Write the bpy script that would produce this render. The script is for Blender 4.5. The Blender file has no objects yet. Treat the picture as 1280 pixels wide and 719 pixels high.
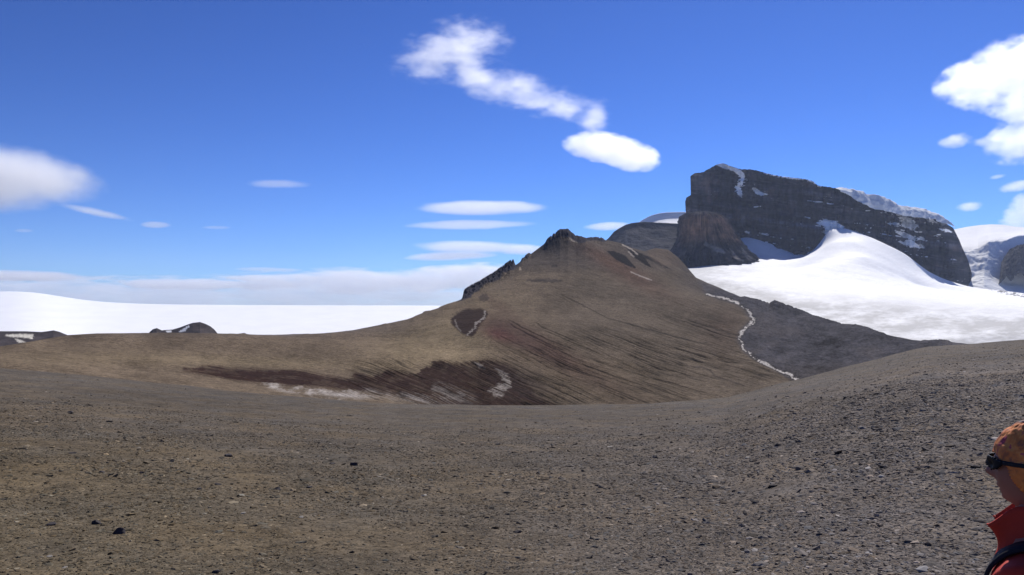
import bpy, bmesh, math, random
import numpy as np
from mathutils import Vector, Matrix, Euler

random.seed(7)
rng = np.random.default_rng(7)
scene = bpy.context.scene
col = scene.collection
F, CX, HY, CZ = 949.0, 640.0, 392.0, 1.9      # focal length, principal column, horizon row, eye height
HCAM = 1.9
SUN_AZ, SUN_EL = math.radians(24), math.radians(43)

# ------------------------------------------------------------------ noise
_perm = rng.permutation(512).astype(np.int64)
_perm = np.concatenate([_perm, _perm])
_ga = rng.uniform(0, 2*np.pi, 512)
_gx, _gy = np.cos(_ga), np.sin(_ga)

def perlin(x, y, seed=0):
    xi = np.floor(x).astype(np.int64); yi = np.floor(y).astype(np.int64)
    xf = x - xi; yf = y - yi
    def g(ix, iy, fx, fy):
        h = _perm[(_perm[(ix + seed*37) & 511] + iy + seed*101) & 511]
        return _gx[h]*fx + _gy[h]*fy
    u = xf*xf*xf*(xf*(xf*6-15)+10); v = yf*yf*yf*(yf*(yf*6-15)+10)
    a = g(xi, yi, xf, yf); b = g(xi+1, yi, xf-1, yf)
    c = g(xi, yi+1, xf, yf-1); d = g(xi+1, yi+1, xf-1, yf-1)
    return ((a+(b-a)*u) + ((c+(d-c)*u)-(a+(b-a)*u))*v)*1.5

def fbm(x, y, octv=4, seed=0, gain=.5, ridged=False):
    s = 0; a = 1.0; f = 1.0
    for k in range(octv):
        n = perlin(x*f + k*17.3, y*f - k*9.1, seed+k)
        if ridged: n = 1 - 2*np.abs(n)
        s = s + a*n; a *= gain; f *= 2.03
    return s

def sstep(a, b, x):
    t = np.clip((x-a)/(b-a), 0, 1)
    return t*t*(3-2*t)

def lerp3(c, other, m):
    return c*(1-m[..., None]) + np.asarray(other)*m[..., None]

def interp(x, pts):
    xs = [p[0] for p in pts]; ys = [p[1] for p in pts]
    return np.interp(x, xs, ys)

def P(px, py, D):
    return np.stack([(px-CX)/F*D, D + 0*px, CZ + (HY-py)/F*D], -1)

# ------------------------------------------------------------------ mesh helpers
def tag(o, label=None, cat=None, group=None, kind=None):
    if label: o['label'] = label
    if cat: o['category'] = cat
    if group: o['group'] = group
    if kind: o['kind'] = kind
    return o

def raw_mesh(name, V, Q, mat=None, C=None, smooth=True, parent=None, uv=None):
    V = np.ascontiguousarray(V, dtype=np.float32).reshape(-1, 3)
    Q = np.ascontiguousarray(Q, dtype=np.int32)
    n = Q.shape[1]
    me = bpy.data.meshes.new(name)
    me.vertices.add(len(V)); me.vertices.foreach_set('co', V.ravel())
    me.loops.add(Q.size); me.loops.foreach_set('vertex_index', Q.ravel())
    me.polygons.add(len(Q))
    me.polygons.foreach_set('loop_start', np.arange(0, Q.size, n, dtype=np.int32))
    me.polygons.foreach_set('loop_total', np.full(len(Q), n, dtype=np.int32))
    me.polygons.foreach_set('use_smooth', np.full(len(Q), smooth, dtype=bool))
    me.update(calc_edges=True)
    if C is not None:
        a = me.color_attributes.new('albedo', 'FLOAT_COLOR', 'POINT')
        C4 = np.ones((len(V), 4), np.float32); C4[:, :3] = np.clip(np.asarray(C).reshape(-1, 3), 0.003, .95)
        a.data.foreach_set('color', C4.ravel())
    if mat: me.materials.append(mat)
    o = bpy.data.objects.new(name, me); col.objects.link(o)
    if parent: o.parent = parent
    return o

def grid(name, V, mat, C=None, kind='structure', label=None, flip=False):
    nr, nc = V.shape[:2]
    i = np.arange(nr*nc).reshape(nr, nc)
    Q = np.stack([i[:-1, :-1], i[:-1, 1:], i[1:, 1:], i[1:, :-1]], -1).reshape(-1, 4)
    if flip: Q = Q[:, ::-1]
    o = raw_mesh(name, V, Q, mat, C)
    if kind: o['kind'] = kind
    if label: o['label'] = label
    return o

class RBF:
    def __init__(self, pts, c=.03):
        p = np.array(pts, float)
        self.u = p[:, 0]/F; self.v = np.log(p[:, 2]); f = p[:, 1]
        self.c = c; n = len(p)
        A = np.zeros((n+3, n+3))
        r2 = (self.u[:, None]-self.u)**2 + (self.v[:, None]-self.v)**2
        A[:n, :n] = -np.sqrt(r2 + c*c) + np.eye(n)*2e-4*(-1)
        Pm = np.stack([np.ones(n), self.u, self.v], 1)
        A[:n, n:] = Pm; A[n:, :n] = Pm.T
        self.w = np.linalg.solve(A, np.concatenate([f, np.zeros(3)]))
    def __call__(self, px, D):
        u = px/F; v = np.log(D); n = len(self.u)
        s = self.w[n] + self.w[n+1]*u + self.w[n+2]*v
        for k in range(n):
            s = s - self.w[k]*np.sqrt((u-self.u[k])**2 + (v-self.v[k])**2 + self.c**2)
        return s

def fit_skyline(py, lnD, px1, sky, w=.12, it=4, lo=None, hi=None):
    """raise / lower the ridge of a height field until its outline follows the ridge line"""
    for _ in range(it):
        j = np.argmin(py, 0)
        m = py[j, np.arange(py.shape[1])]
        d = sky - m
        l0 = lnD[j]
        # smooth ridge depth sideways
        k = np.ones(35)/35
        l0 = np.convolve(np.pad(l0, 17, 'edge'), k, 'valid')
        py = py + d[None, :]*np.exp(-((lnD[:, None]-l0[None, :])/w)**2)
    return py

def inpoly(px, py, poly):
    r = np.zeros(px.shape, bool); n = len(poly)
    for i in range(n):
        x1, y1 = poly[i]; x2, y2 = poly[(i+1) % n]
        if y1 == y2: continue
        c = ((y1 > py) != (y2 > py)) & (px < (x2-x1)*(py-y1)/(y2-y1)+x1)
        r ^= c
    return r

def pmask(px, py, poly, soft=2.0, k=7):
    xs = [p[0] for p in poly]; ys = [p[1] for p in poly]
    out = np.zeros(px.shape, np.float32)
    sel = (px > min(xs)-soft*2) & (px < max(xs)+soft*2) & (py > min(ys)-soft*2) & (py < max(ys)+soft*2)
    x = px[sel]; y = py[sel]; s = np.zeros(x.shape, np.float32)
    for i in range(k):
        a = 2*np.pi*i/k; rr = soft*(0.5 + .5*(i % 2))
        s += inpoly(x+rr*math.cos(a), y+rr*math.sin(a), poly)
    out[sel] = s/k
    return out

def polydist(px, py, line):
    d = np.full(px.shape, 1e9)
    for (x1, y1), (x2, y2) in zip(line[:-1], line[1:]):
        dx, dy = x2-x1, y2-y1
        t = np.clip(((px-x1)*dx+(py-y1)*dy)/(dx*dx+dy*dy), 0, 1)
        d = np.minimum(d, np.hypot(px-x1-t*dx, py-y1-t*dy))
    return d

# ------------------------------------------------------------------ materials
def newmat(name):
    m = bpy.data.materials.new(name); m.use_nodes = True
    nt = m.node_tree
    b = nt.nodes.get('Principled BSDF')
    return m, nt, nt.nodes, nt.links, b

def N(nt, typ, **kw):
    n = nt.nodes.new(typ)
    for k, v in kw.items():
        if k in n.inputs.keys(): n.inputs[k].default_value = v
        else: setattr(n, k, v)
    return n

def math_(nt, op, a, b=None, c=None, clamp=False):
    n = nt.nodes.new('ShaderNodeMath'); n.operation = op; n.use_clamp = clamp
    for i, v in enumerate((a, b, c)):
        if v is None: continue
        if isinstance(v, (int, float)): n.inputs[i].default_value = v
        else: nt.links.new(v, n.inputs[i])
    return n.outputs[0]

def noise_(nt, vec, scale, detail=4, rough=.55, dist=0.0):
    n = nt.nodes.new('ShaderNodeTexNoise'); n.inputs['Scale'].default_value = scale
    n.inputs['Detail'].default_value = detail; n.inputs['Roughness'].default_value = rough
    n.inputs['Distortion'].default_value = dist
    if vec is not None: nt.links.new(vec, n.inputs['Vector'])
    return n.outputs[0]

def terrain_mat(name, scales, contrast=.5, bump=1.0, rough=.95, spec=.02, bumpscale=None, stretch=None):
    """albedo attribute times multi-scale grain, with bump at the same scales"""
    m, nt, nn, L, b = newmat(name)
    at = nn.new('ShaderNodeAttribute'); at.attribute_name = 'albedo'
    geo = nn.new('ShaderNodeNewGeometry')
    vec = geo.outputs['Position']
    if stretch:
        mp = nn.new('ShaderNodeMapping'); mp.inputs['Scale'].default_value = stretch
        L.new(vec, mp.inputs['Vector']); vec = mp.outputs[0]
    acc = None; h = None
    for s, a, bh in scales:
        n = noise_(nt, vec, s, 5, .6)
        t = math_(nt, 'MULTIPLY', math_(nt, 'SUBTRACT', n, .5), a)
        acc = t if acc is None else math_(nt, 'ADD', acc, t)
        t2 = math_(nt, 'MULTIPLY', n, bh)
        h = t2 if h is None else math_(nt, 'ADD', h, t2)
    fac = math_(nt, 'MAXIMUM', math_(nt, 'ADD', math_(nt, 'MULTIPLY', acc, contrast), 1.0), .15)
    mx = nn.new('ShaderNodeVectorMath'); mx.operation = 'SCALE'
    L.new(at.outputs['Color'], mx.inputs[0]); L.new(fac, mx.inputs['Scale'])
    L.new(mx.outputs[0], b.inputs['Base Color'])
    bp = nn.new('ShaderNodeBump'); bp.inputs['Strength'].default_value = bump
    bp.inputs['Distance'].default_value = 1.0
    L.new(h, bp.inputs['Height']); L.new(bp.outputs[0], b.inputs['Normal'])
    b.inputs['Roughness'].default_value = rough
    b.inputs['Specular IOR Level'].default_value = spec
    return m

def plain_mat(name, rgb, rough=.8, spec=.3, noise=0, nscale=20, bump=0):
    m, nt, nn, L, b = newmat(name)
    b.inputs['Roughness'].default_value = rough
    b.inputs['Specular IOR Level'].default_value = spec
    tc = nn.new('ShaderNodeTexCoord')
    n = noise_(nt, tc.outputs['Object'], nscale, 4)
    f = math_(nt, 'ADD', math_(nt, 'MULTIPLY', math_(nt, 'SUBTRACT', n, .5), noise), 1.0)
    mx = nn.new('ShaderNodeVectorMath'); mx.operation = 'SCALE'
    mx.inputs[0].default_value = rgb; L.new(f, mx.inputs['Scale'])
    L.new(mx.outputs[0], b.inputs['Base Color'])
    if bump:
        bp = nn.new('ShaderNodeBump'); bp.inputs['Strength'].default_value = .6; bp.inputs['Distance'].default_value = bump
        L.new(n, bp.inputs['Height']); L.new(bp.outputs[0], b.inputs['Normal'])
    return m

# gravel ground: cells at three sizes
def gravel_ground_mat():
    m, nt, nn, L, b = newmat('gravel_ground')
    at = nn.new('ShaderNodeAttribute'); at.attribute_name = 'albedo'
    geo = nn.new('ShaderNodeNewGeometry'); pos = geo.outputs['Position']
    h = None; tone = None
    for s, amp, ta in ((38, .006, .5), (15, .012, .45), (5.5, .022, .35), (1.7, .03, .3)):
        v = nn.new('ShaderNodeTexVoronoi'); v.inputs['Scale'].default_value = s
        v.inputs['Randomness'].default_value = 1
        L.new(pos, v.inputs['Vector'])
        hh = math_(nt, 'MULTIPLY', math_(nt, 'SUBTRACT', .7, v.outputs['Distance'], clamp=True), amp)
        h = hh if h is None else math_(nt, 'ADD', h, hh)
        sp = nn.new('ShaderNodeSeparateColor'); L.new(v.outputs['Color'], sp.inputs[0])
        t = math_(nt, 'MULTIPLY', math_(nt, 'SUBTRACT', sp.outputs[0], .5), ta)
        tone = t if tone is None else math_(nt, 'ADD', tone, t)
    for s, ta in ((.6, .5), (.13, .35), (90, .3)):
        n = noise_(nt, pos, s, 6, .6)
        tone = math_(nt, 'ADD', tone, math_(nt, 'MULTIPLY', math_(nt, 'SUBTRACT', n, .5), ta))
    fac = math_(nt, 'MAXIMUM', math_(nt, 'ADD', tone, 1.0), .22)
    mx = nn.new('ShaderNodeVectorMath'); mx.operation = 'SCALE'
    L.new(at.outputs['Color'], mx.inputs[0]); L.new(fac, mx.inputs['Scale'])
    # brown / grey patches
    n2 = noise_(nt, pos, .35, 5, .6)
    cr = nn.new('ShaderNodeMix'); cr.data_type = 'RGBA'; cr.blend_type = 'MULTIPLY'
    cr.inputs[0].default_value = 1
    rr = nn.new('ShaderNodeValToRGB')
    rr.color_ramp.elements[0].position = .35; rr.color_ramp.elements[0].color = (1.08, .99, .86, 1)
    rr.color_ramp.elements[1].position = .65; rr.color_ramp.elements[1].color = (.90, .92, .98, 1)
    L.new(n2, rr.inputs[0]); L.new(mx.outputs[0], cr.inputs[6]); L.new(rr.outputs[0], cr.inputs[7])
    L.new(cr.outputs[2], b.inputs['Base Color'])
    bp = nn.new('ShaderNodeBump'); bp.inputs['Strength'].default_value = .75; bp.inputs['Distance'].default_value = 1.0
    L.new(h, bp.inputs['Height']); L.new(bp.outputs[0], b.inputs['Normal'])
    b.inputs['Roughness'].default_value = .95; b.inputs['Specular IOR Level'].default_value = .05
    return m

M_gravel = gravel_ground_mat()
M_hill = terrain_mat('scree_slope', [(.02, .4, 1.2), (.12, .6, .5), (.5, 1.4, .3), (1.4, 1.8, .14)], 1.2, 1.0)
M_rock = terrain_mat('dark_layered_rock', [(.006, .8, 6), (.02, .9, 7), (.06, .8, 4.0), (.2, .6, 1.2)], 1.15, 1.0, stretch=(1, 1, 2.0))
M_snow = terrain_mat('snow', [(.006, .04, 2.2), (.03, .05, .5), (.15, .03, .08)], 1.0, .5, rough=.7, spec=.2)
M_snow.node_tree.nodes['Principled BSDF'].inputs['Roughness'].default_value = .75
M_ice = terrain_mat('broken_ice', [(.01, .06, 3), (.05, .06, 2.0), (.2, .05, .5)], 1.0, .8, rough=.7)

# ------------------------------------------------------------------ foreground ground
CREST = [(-1500, 440), (-600, 448), (-200, 455), (0, 461), (100, 469), (200, 480), (300, 491), (400, 500), (500, 506), (600, 508),
         (700, 508.5), (800, 506), (870, 501.5), (909, 498), (943, 489), (977, 479), (1000, 474), (1032, 466), (1063, 457.5), (1094, 450), (1118, 443), (1142, 437),
         (1160, 433.5), (1218, 430), (1280, 424.5), (1400, 418), (1700, 405), (2600, 398)]
CRD = [(-600, 110), (0, 95), (300, 80), (600, 72), (850, 75), (1000, 95), (1150, 130), (1280, 150), (2600, 150)]

def fg_z(x, y):
    yy = np.maximum(y, 2.0)
    px = CX + F*x/yy
    px = np.clip(px, -1500, 2600)
    c = interp(px, CREST); Dc = interp(px, CRD)
    w = sstep(0, 14, y)
    s = ((c-HY)/F - HCAM/Dc)
    s = s*w + .06*(1-w)
    drop = HCAM + s*y
    e = np.maximum(y-Dc, 0)
    drop = drop + np.where(e < 60, .0022*e*e, .0022*3600 + .264*(e-60))
    z = CZ - drop
    far = sstep(5, 40, y)
    amp = .02 + .12*far
    z = z + amp*fbm(x*.12, y*.12, 4, 3)*(1-.6*sstep(60, 110, y)) + .012*fbm(x*1.3, y*1.3, 4, 5)
    # rougher rib of broken slabs at the right
    rib = np.exp(-((px-1040)/120)**2 - ((y-34-(px-1040)*.01)/5)**2)
    z = z + rib*.22*np.maximum(fbm(x*.7, y*.7, 4, 9), -.2)
    return z

def fg_col(x, y):
    yy = np.maximum(y, 2.0)
    px = np.clip(CX + F*x/yy, -600, 2200)
    py = HY + F*(HCAM/yy+.1)
    c = np.empty(x.shape+(3,)); c[:] = (.100, .084, .066)
    left = sstep(950, 50, px); near = sstep(26, 9, y)
    c = lerp3(c, (.116, .094, .062), .75*left*near + .15*left)
    c = lerp3(c, (.138, .120, .106), .9*sstep(450, 1150, px))
    far = sstep(25, 80, y)
    c = lerp3(c, (.104, .092, .078), .6*far)
    n = fbm(x*.06, y*.03, 4, 21)
    c = c*(1+.16*n[..., None])
    n = fbm(x*.5, y*.3, 4, 22)
    c = c*(1+.10*n[..., None])
    return c

NC = 1300
u = np.linspace(-1.25, 1.45, NC)
yr = np.concatenate([np.linspace(-14, 4, 60, endpoint=False), np.exp(np.linspace(math.log(4), math.log(330), 760))])
Yg, Ug = np.meshgrid(yr, u, indexing='ij')
Xg = Ug*np.maximum(Yg+3, 5)*np.where(Yg < 4, 1 + (4-Yg)*.12, 1)
Zg = fg_z(Xg, Yg)
grid('ground', np.stack([Xg, Yg, Zg], -1), M_gravel, fg_col(Xg, Yg), label='brown grey gravel slope in the foreground')

# broad base sheet under everything, out to the horizon
bx = np.linspace(-9200, 9200, 31); by = np.linspace(-9000, 9200, 31)
BX, BY = np.meshgrid(bx, by)
BZ = -420 + 0*BX
M_base = plain_mat('far_plain', (.12, .11, .10), .95, .1, .3, .001)
grid('terrain', np.stack([BX, BY, BZ], -1), M_base, None, label='low plain far below the plateau')

# ------------------------------------------------------------------ gravel stones (too many to count)
def ico():
    t = (1+5**.5)/2
    v = np.array([(-1, t, 0), (1, t, 0), (-1, -t, 0), (1, -t, 0), (0, -1, t), (0, 1, t), (0, -1, -t), (0, 1, -t),
                  (t, 0, -1), (t, 0, 1), (-t, 0, -1), (-t, 0, 1)], float)
    v /= np.linalg.norm(v[0])
    f = np.array([(0, 11, 5), (0, 5, 1), (0, 1, 7), (0, 7, 10), (0, 10, 11), (1, 5, 9), (5, 11, 4), (11, 10, 2), (10, 7, 6),
                  (7, 1, 8), (3, 9, 4), (3, 4, 2), (3, 2, 6), (3, 6, 8), (3, 8, 9), (4, 9, 5), (2, 4, 11), (6, 2, 10), (8, 6, 7), (9, 8, 1)])
    return v, f
IV, IF = ico()

def stone_field(name, n, d0, d1, size, spread=(-260, 1640), power=1.0, mat=None, label=None, weight=None, bright=1.0, seed=1):
    r = np.random.default_rng(seed)
    lo, hi = math.log(d0), math.log(d1)
    t = r.random(n*3)
    D = np.exp(lo + (hi-lo)*t)
    px = r.uniform(spread[0], spread[1], n*3)
    x = (px-CX)/F*D
    keep = r.random(n*3) < (weight(px, D) if weight else .34)
    D = D[keep][:n]; x = x[keep][:n]; px = px[keep][:n]; n = len(D)
    z = fg_z(x, D)
    sz = size(D, r, n)*(1+.28*sstep(600, 1150, px))
    var = IV[None]*(1+r.normal(0, .22, (14, 12, 3)))
    k = r.integers(0, 14, n)
    V = var[k]
    sc = np.stack([r.uniform(.7, 1.3, n), r.uniform(.5, 1.0, n), r.uniform(.16, .42, n)], 1)*sz[:, None]
    V = V*sc[:, None, :]
    a = r.uniform(0, 2*np.pi, n); tl = r.normal(0, .25, n)
    ct, st = np.cos(tl)[:, None], np.sin(tl)[:, None]
    X, Y, Z = V[..., 0]*ct-V[..., 2]*st, V[..., 1], V[..., 0]*st+V[..., 2]*ct
    ca, sa = np.cos(a)[:, None], np.sin(a)[:, None]
    X, Y = X*ca-Y*sa, X*sa+Y*ca
    Vw = np.stack([X+x[:, None], Y+D[:, None], Z+(z+sc[:, 2]*.05)[:, None]], -1)
    Fc = IF[None]+(np.arange(n)*12)[:, None, None]
    base = fg_col(x, D)
    tone = np.exp(r.normal(.07, .21, n))
    tone = np.where(r.random(n) < .035, r.uniform(1.8, 3.2, n), tone)
    tone = np.where(r.random(n) < .035, tone*.55, tone)*bright
    C = base*tone[:, None]
    hue = r.normal(0, .05, n)
    C = C*np.stack([1+hue, np.ones(n), 1-hue*1.3], 1)
    C = np.repeat(C[:, None, :], 12, 1)
    o = raw_mesh(name, Vw.reshape(-1, 3), Fc.reshape(-1, 3), mat, C.reshape(-1, 3), smooth=False)
    o['kind'] = 'stuff'
    if label: o['label'] = label
    return o

M_stone = terrain_mat('stone', [(60, .5, .003), (200, .4, .001)], .8, .6, rough=.85)
def near_size(D, r, n):
    return np.clip(np.exp(r.normal(math.log(.0108), .55, n)), .004, .07)*np.clip(D/9, .9, 1.55)
def near_w(px, D):
    x = (px-CX)/F*D
    cl = fbm(x*.5, D*.28, 4, 140)
    return np.clip(.30 + .14*sstep(400, 900, px) + .34*cl, .05, 1)
stone_field('gravel', 270000, 5.2, 34, near_size, mat=M_stone, label='loose brown and grey gravel covering the near slope', weight=near_w, seed=3)
def far_size(D, r, n):
    return np.clip(np.exp(r.normal(math.log(.032), .45, n)), .018, .16)
def far_w(px, D):
    rib = np.exp(-((px-1040)/110)**2 - ((D-34)/6)**2)
    return np.clip(.14 + .2*sstep(600, 1200, px) + .3*rib, 0, 1)
stone_field('gravel', 60000, 18, 135, far_size, mat=M_stone, label='scattered stones on the farther part of the gravel slope', weight=far_w, seed=4, bright=1.15)

# ------------------------------------------------------------------ individual rocks
def rock_mesh(name, seed, sx, sy, sz, angular=.35):
    r = random.Random(seed)
    bm = bmesh.new(); bmesh.ops.create_icosphere(bm, subdivisions=3, radius=1)
    pl = [(Vector((r.uniform(-1, 1), r.uniform(-1, 1), r.uniform(-1, 1))).normalized(), r.uniform(.45, .85)) for _ in range(11)]
    from mathutils import noise as mn
    for v in bm.verts:
        for nrm, d in pl:
            e = v.co.dot(nrm)-d
            if e > 0: v.co -= nrm*e*.95
        v.co *= 1+.10*mn.noise(v.co*2.3+Vector((seed, 0, 0)))
        v.co = Vector((v.co.x*sx, v.co.y*sy, v.co.z*sz))
        if v.co.z < -.3*sz: v.co.z = -.3*sz
    me = bpy.data.meshes.new(name); bm.to_mesh(me); bm.free()
    me.materials.append(M_rocks)
    return me
M_rocks = plain_mat('dark_basalt_rock', (.045, .038, .040), .85, .25, .8, 9, .01)
M_rocks_pale = plain_mat('pale_rock', (.30, .27, .23), .85, .25, .5, 9, .01)
ROCKS = [  # px, py(base), half width px, height ratio, pale, label
    (150, 667, 8, .9, 0, 'dark pointed rock standing highest in the bottom left gravel'),
    (64, 656, 8, .45, 0, 'flat reddish dark rock at far left of the near gravel'),
    (121, 655, 6, .8, 0, 'small dark rock left of the pointed dark rock'),
    (347, 614, 6, .9, 0, 'dark rock by itself in left centre gravel beside a smaller chip'),
    (387, 610, 5, .6, 0, 'small dark rock right of the twin rocks in left centre gravel'),
    (272, 606, 5, .5, 0, 'dark flat stone in front of a grey slab patch at left'),
    (248, 612, 5, .4, 0, 'low dark stone touching the grey slab patch'),
    (285, 571, 7, .5, 0, 'wide dark rock on the left slope above the grey slab patch'),
    (178, 592, 5, .5, 0, 'small dark chip left of the wide dark rock on the left slope'),
    (128, 591, 6, .5, 0, 'dark rock beside a tan stone on the left slope'),
    (90, 567, 6, .35, 0, 'thin dark stone high on the left slope'),
    (443, 582, 6, .9, 0, 'round dark rock on the centre left slope'),
    (415, 580, 5, .4, 0, 'flat dark stone left of the round dark rock'),
    (622, 556, 4, .5, 0, 'small dark rock near the slope crest at centre'),
    (672, 592, 4, .7, 0, 'small dark upright rock on the centre slope'),
    (646, 666, 6, .5, 0, 'low dark rock in the lower centre gravel'),
    (762, 648, 6, .4, 0, 'dark slab among grey rubble right of centre'),
    (972, 558, 6, .7, 0, 'black rock by itself on the right slope'),
    (939, 577, 4, .5, 0, 'small black stone below the lone black rock on the right slope'),
    (890, 603, 7, .3, 0, 'long flat dark stone on the right slope'),
    (1222, 662, 8, .3, 0, 'flat dark stone on the gravel beside the hiker collar'),
    (270, 716, 6, .8, 0, 'dark rock at the bottom edge of the left gravel'),
    (45, 512, 4, .4, 0, 'dark stone near the left end of the slope crest'),
    (88, 516, 5, .4, 0, 'dark stone with a pale stone beside it near the left crest'),
    (303, 642, 4, .5, 1, 'pale oval stone in the left gravel'),
    (377, 647, 4, .5, 1, 'pale stone right of the pale oval stone'),
    (290, 664, 2.6, .6, 1, 'tiny white stone in the left gravel'),
    (934, 573, 5, .35, 1, 'flat pale stone beside the small black stone'),
    (763, 559, 5, .35, 1, 'flat pale stone near the crest right of centre'),
    (530, 620, 5, .35, 1, 'flat pale stone with a dark chip in the centre gravel'),
    (80, 710, 4, .5, 1, 'pale stone at the bottom left among dark chips'),
    (62, 696, 4, .5, 1, 'tan pale stone above the bottom left corner'),
]
for i, (px, py, hw, hr, pale, lab) in enumerate(ROCKS):
    D = 30.0
    for _ in range(40):   # walk along the sight line to the slope
        x = (px-CX)/F*D
        z = float(fg_z(np.array([x]), np.array([D]))[0])
        pz = CZ+(HY-py)/F*D
        D += (pz-z)/((py-HY)/F)*.5
        D = min(max(D, 5), 120)
    r = hw/F*D
    me = rock_mesh('rock', 50+i, r*random.Random(i).uniform(.85, 1.15), r*.75, r*hr)
    if pale:
        me.materials.clear(); me.materials.append(M_rocks_pale)
    o = bpy.data.objects.new('rock', me); col.objects.link(o)
    o.location = ((px-CX)/F*D, D, z+r*hr*.12); o.rotation_euler = (0, random.Random(i*3).uniform(-.15, .15), random.Random(i*5).uniform(0, .5))
    tag(o, lab, 'rock', 'single rocks standing out of the gravel slope')

# ------------------------------------------------------------------ hill, saddle, moraine
SKY_B = [(-400, 446), (-150, 440), (-40, 436), (0, 433), (20, 430), (50, 425), (85, 419), (120, 417), (200, 416), (270, 417), (330, 418.5), (400, 417), (440, 413),
         (480, 405.5), (510, 399), (530, 391), (560, 380), (575, 375), (585, 369), (600, 361), (615, 352), (630, 341), (645, 331), (660, 320),
         (680, 305), (690, 296), (700, 289), (710, 289), (720, 297), (735, 299.5), (745, 299), (760, 301), (775, 304), (790, 310),
         (805, 314), (820, 310), (835, 312), (848, 322), (858, 333), (870, 347), (885, 354), (900, 360), (925, 371), (950, 377), (962, 381), (968, 377), (985, 383),
         (1010, 393), (1040, 402), (1055, 407), (1068, 407), (1085, 411), (1100, 417), (1140, 425), (1160, 427), (1175, 426), (1195, 428.5), (1230, 432), (1280, 440), (1420, 455)]
B = []
for px, py, D in [(-150, 440, 230), (0, 433, 240), (85, 419, 300), (200, 416, 350), (270, 417, 380), (400, 417, 450), (480, 405, 540), (530, 391, 600),
                  (575, 375, 680), (600, 361, 730), (640, 335, 790), (680, 305, 840), (705, 288, 860), (725, 298, 870), (760, 301, 900), (805, 314, 960),
                  (835, 312, 1150), (870, 347, 1050), (900, 360, 1030), (950, 377, 950), (985, 383, 880), (1040, 402, 780), (1100, 417, 660), (1180, 425, 560), (1280, 440, 480), (1400, 452, 420)]:
    B.append((px, py, D)); B.append((px, py+28, D*1.28)); B.append((px, py+60, D*1.7))
B += [(887, 369, 860), (910, 374, 800), (925, 381, 740), (940, 392, 660), (943, 400, 600), (930, 412, 530), (926, 425, 470), (935, 440, 420), (950, 452, 380), (970, 462, 350),
      (992, 474, 320), (1040, 492, 280), (1100, 510, 240), (1280, 540, 200),
      (985, 410, 640), (1010, 430, 520), (1060, 440, 480), (1000, 400, 740), (1120, 450, 420), (1180, 450, 420), (960, 390, 820), (1020, 455, 420),
      (880, 410, 560), (880, 450, 380), (880, 485, 285), (930, 480, 300),
      (800, 498, 235), (700, 508, 215), (600, 508, 210), (800, 450, 350), (700, 450, 330), (610, 450, 320), (750, 400, 500), (820, 400, 560), (830, 360, 780),
      (700, 400, 470), (650, 400, 460), (700, 345, 700), (760, 340, 760), (650, 360, 640), (590, 395, 500), (570, 410, 440), (560, 440, 350), (540, 470, 270),
      (610, 415, 400), (500, 425, 420), (500, 460, 290), (480, 495, 205), (400, 488, 200), (400, 455, 290), (330, 482, 200), (300, 455, 260), (300, 435, 310), (240, 466, 200),
      (200, 450, 215), (200, 432, 290), (100, 455, 175), (100, 437, 230), (20, 455, 150), (20, 443, 190), (-150, 455, 150)]
for px in (-150, 100, 300, 500, 700, 900, 1100, 1280, 1420):
    B.append((px, interp(px, CREST)+25, 110)); B.append((px, interp(px, CREST)+45, 85))
pxs = np.linspace(-180, 1430, 2100)
lnD = np.concatenate([np.linspace(math.log(95), math.log(190), 50, endpoint=False), np.linspace(math.log(190), math.log(1300), 820, endpoint=False), np.linspace(math.log(1300), math.log(2000), 40)])
PX, LD = np.meshgrid(pxs, lnD); DD = np.exp(LD)
rb = RBF(B)
PY = rb(PX, DD)
PY[DD < 130] += 0
sky = interp(pxs, SKY_B)
PY = fit_skyline(PY, lnD, pxs, sky, .13, 5)
# world-space relief
Xw = (PX-CX)/F*DD
rel = fbm(Xw*.012, DD*.012, 5, 31, .5)*1.3 + fbm(Xw*.06, DD*.06, 4, 33, .55)*.45
ridge_fade = np.clip(1-sstep(0, 5, PY.min(0)[None]+6-PY), .25, 1)
# flow lines of the gullies that fan down the slope to the right
dx = PX-600
_q = np.arange(-300, 1600.)
_sl = np.interp(_q, [100, 250, 400, 470, 560, 640, 720, 800, 900, 1100], [.05, .10, .20, .34, .46, .48, .42, .36, .28, .2])
_cs = np.cumsum(_sl)
vline = PY - np.interp(PX, _q, _cs)
warp = fbm(PX*.012, PY*.02, 2, 41)*2.2
g1 = perlin(PX*.006, (vline+warp)*.17, 42)
g2 = perlin(PX*.010, (vline+warp)*.36, 43)
g3 = perlin(PX*.02, (vline+warp)*.80, 44)
gr = np.clip((1-np.abs(g1)*5.5), 0, 1)**2*1.0 + np.clip(1-np.abs(g2)*4.2, 0, 1)**2*.9 + np.clip(1-np.abs(g3)*2.8, 0, 1)**2*.45
patchy = sstep(-.5, .5, fbm(PX*.012, PY*.03, 3, 45))
strip_x = interp(PY, [(345, 872), (369, 887), (374, 908), (381, 925), (388, 935), (400, 943), (412, 931), (425, 926), (440, 935), (452, 950), (462, 970), (470, 985), (476, 996), (500, 1045)])
left_of_strip = sstep(2, -10, PX-strip_x)
gul_zone = sstep(380, 445, PY)*sstep(560, 640, PX)*left_of_strip*sstep(700, 860, PX+ (PY-380)*2.6)
gul_left = sstep(440, 462, PY)*sstep(400, 470, PX)*sstep(700, 600, PX)
lines = np.zeros(PX.shape)
lr = np.random.default_rng(77)
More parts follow.
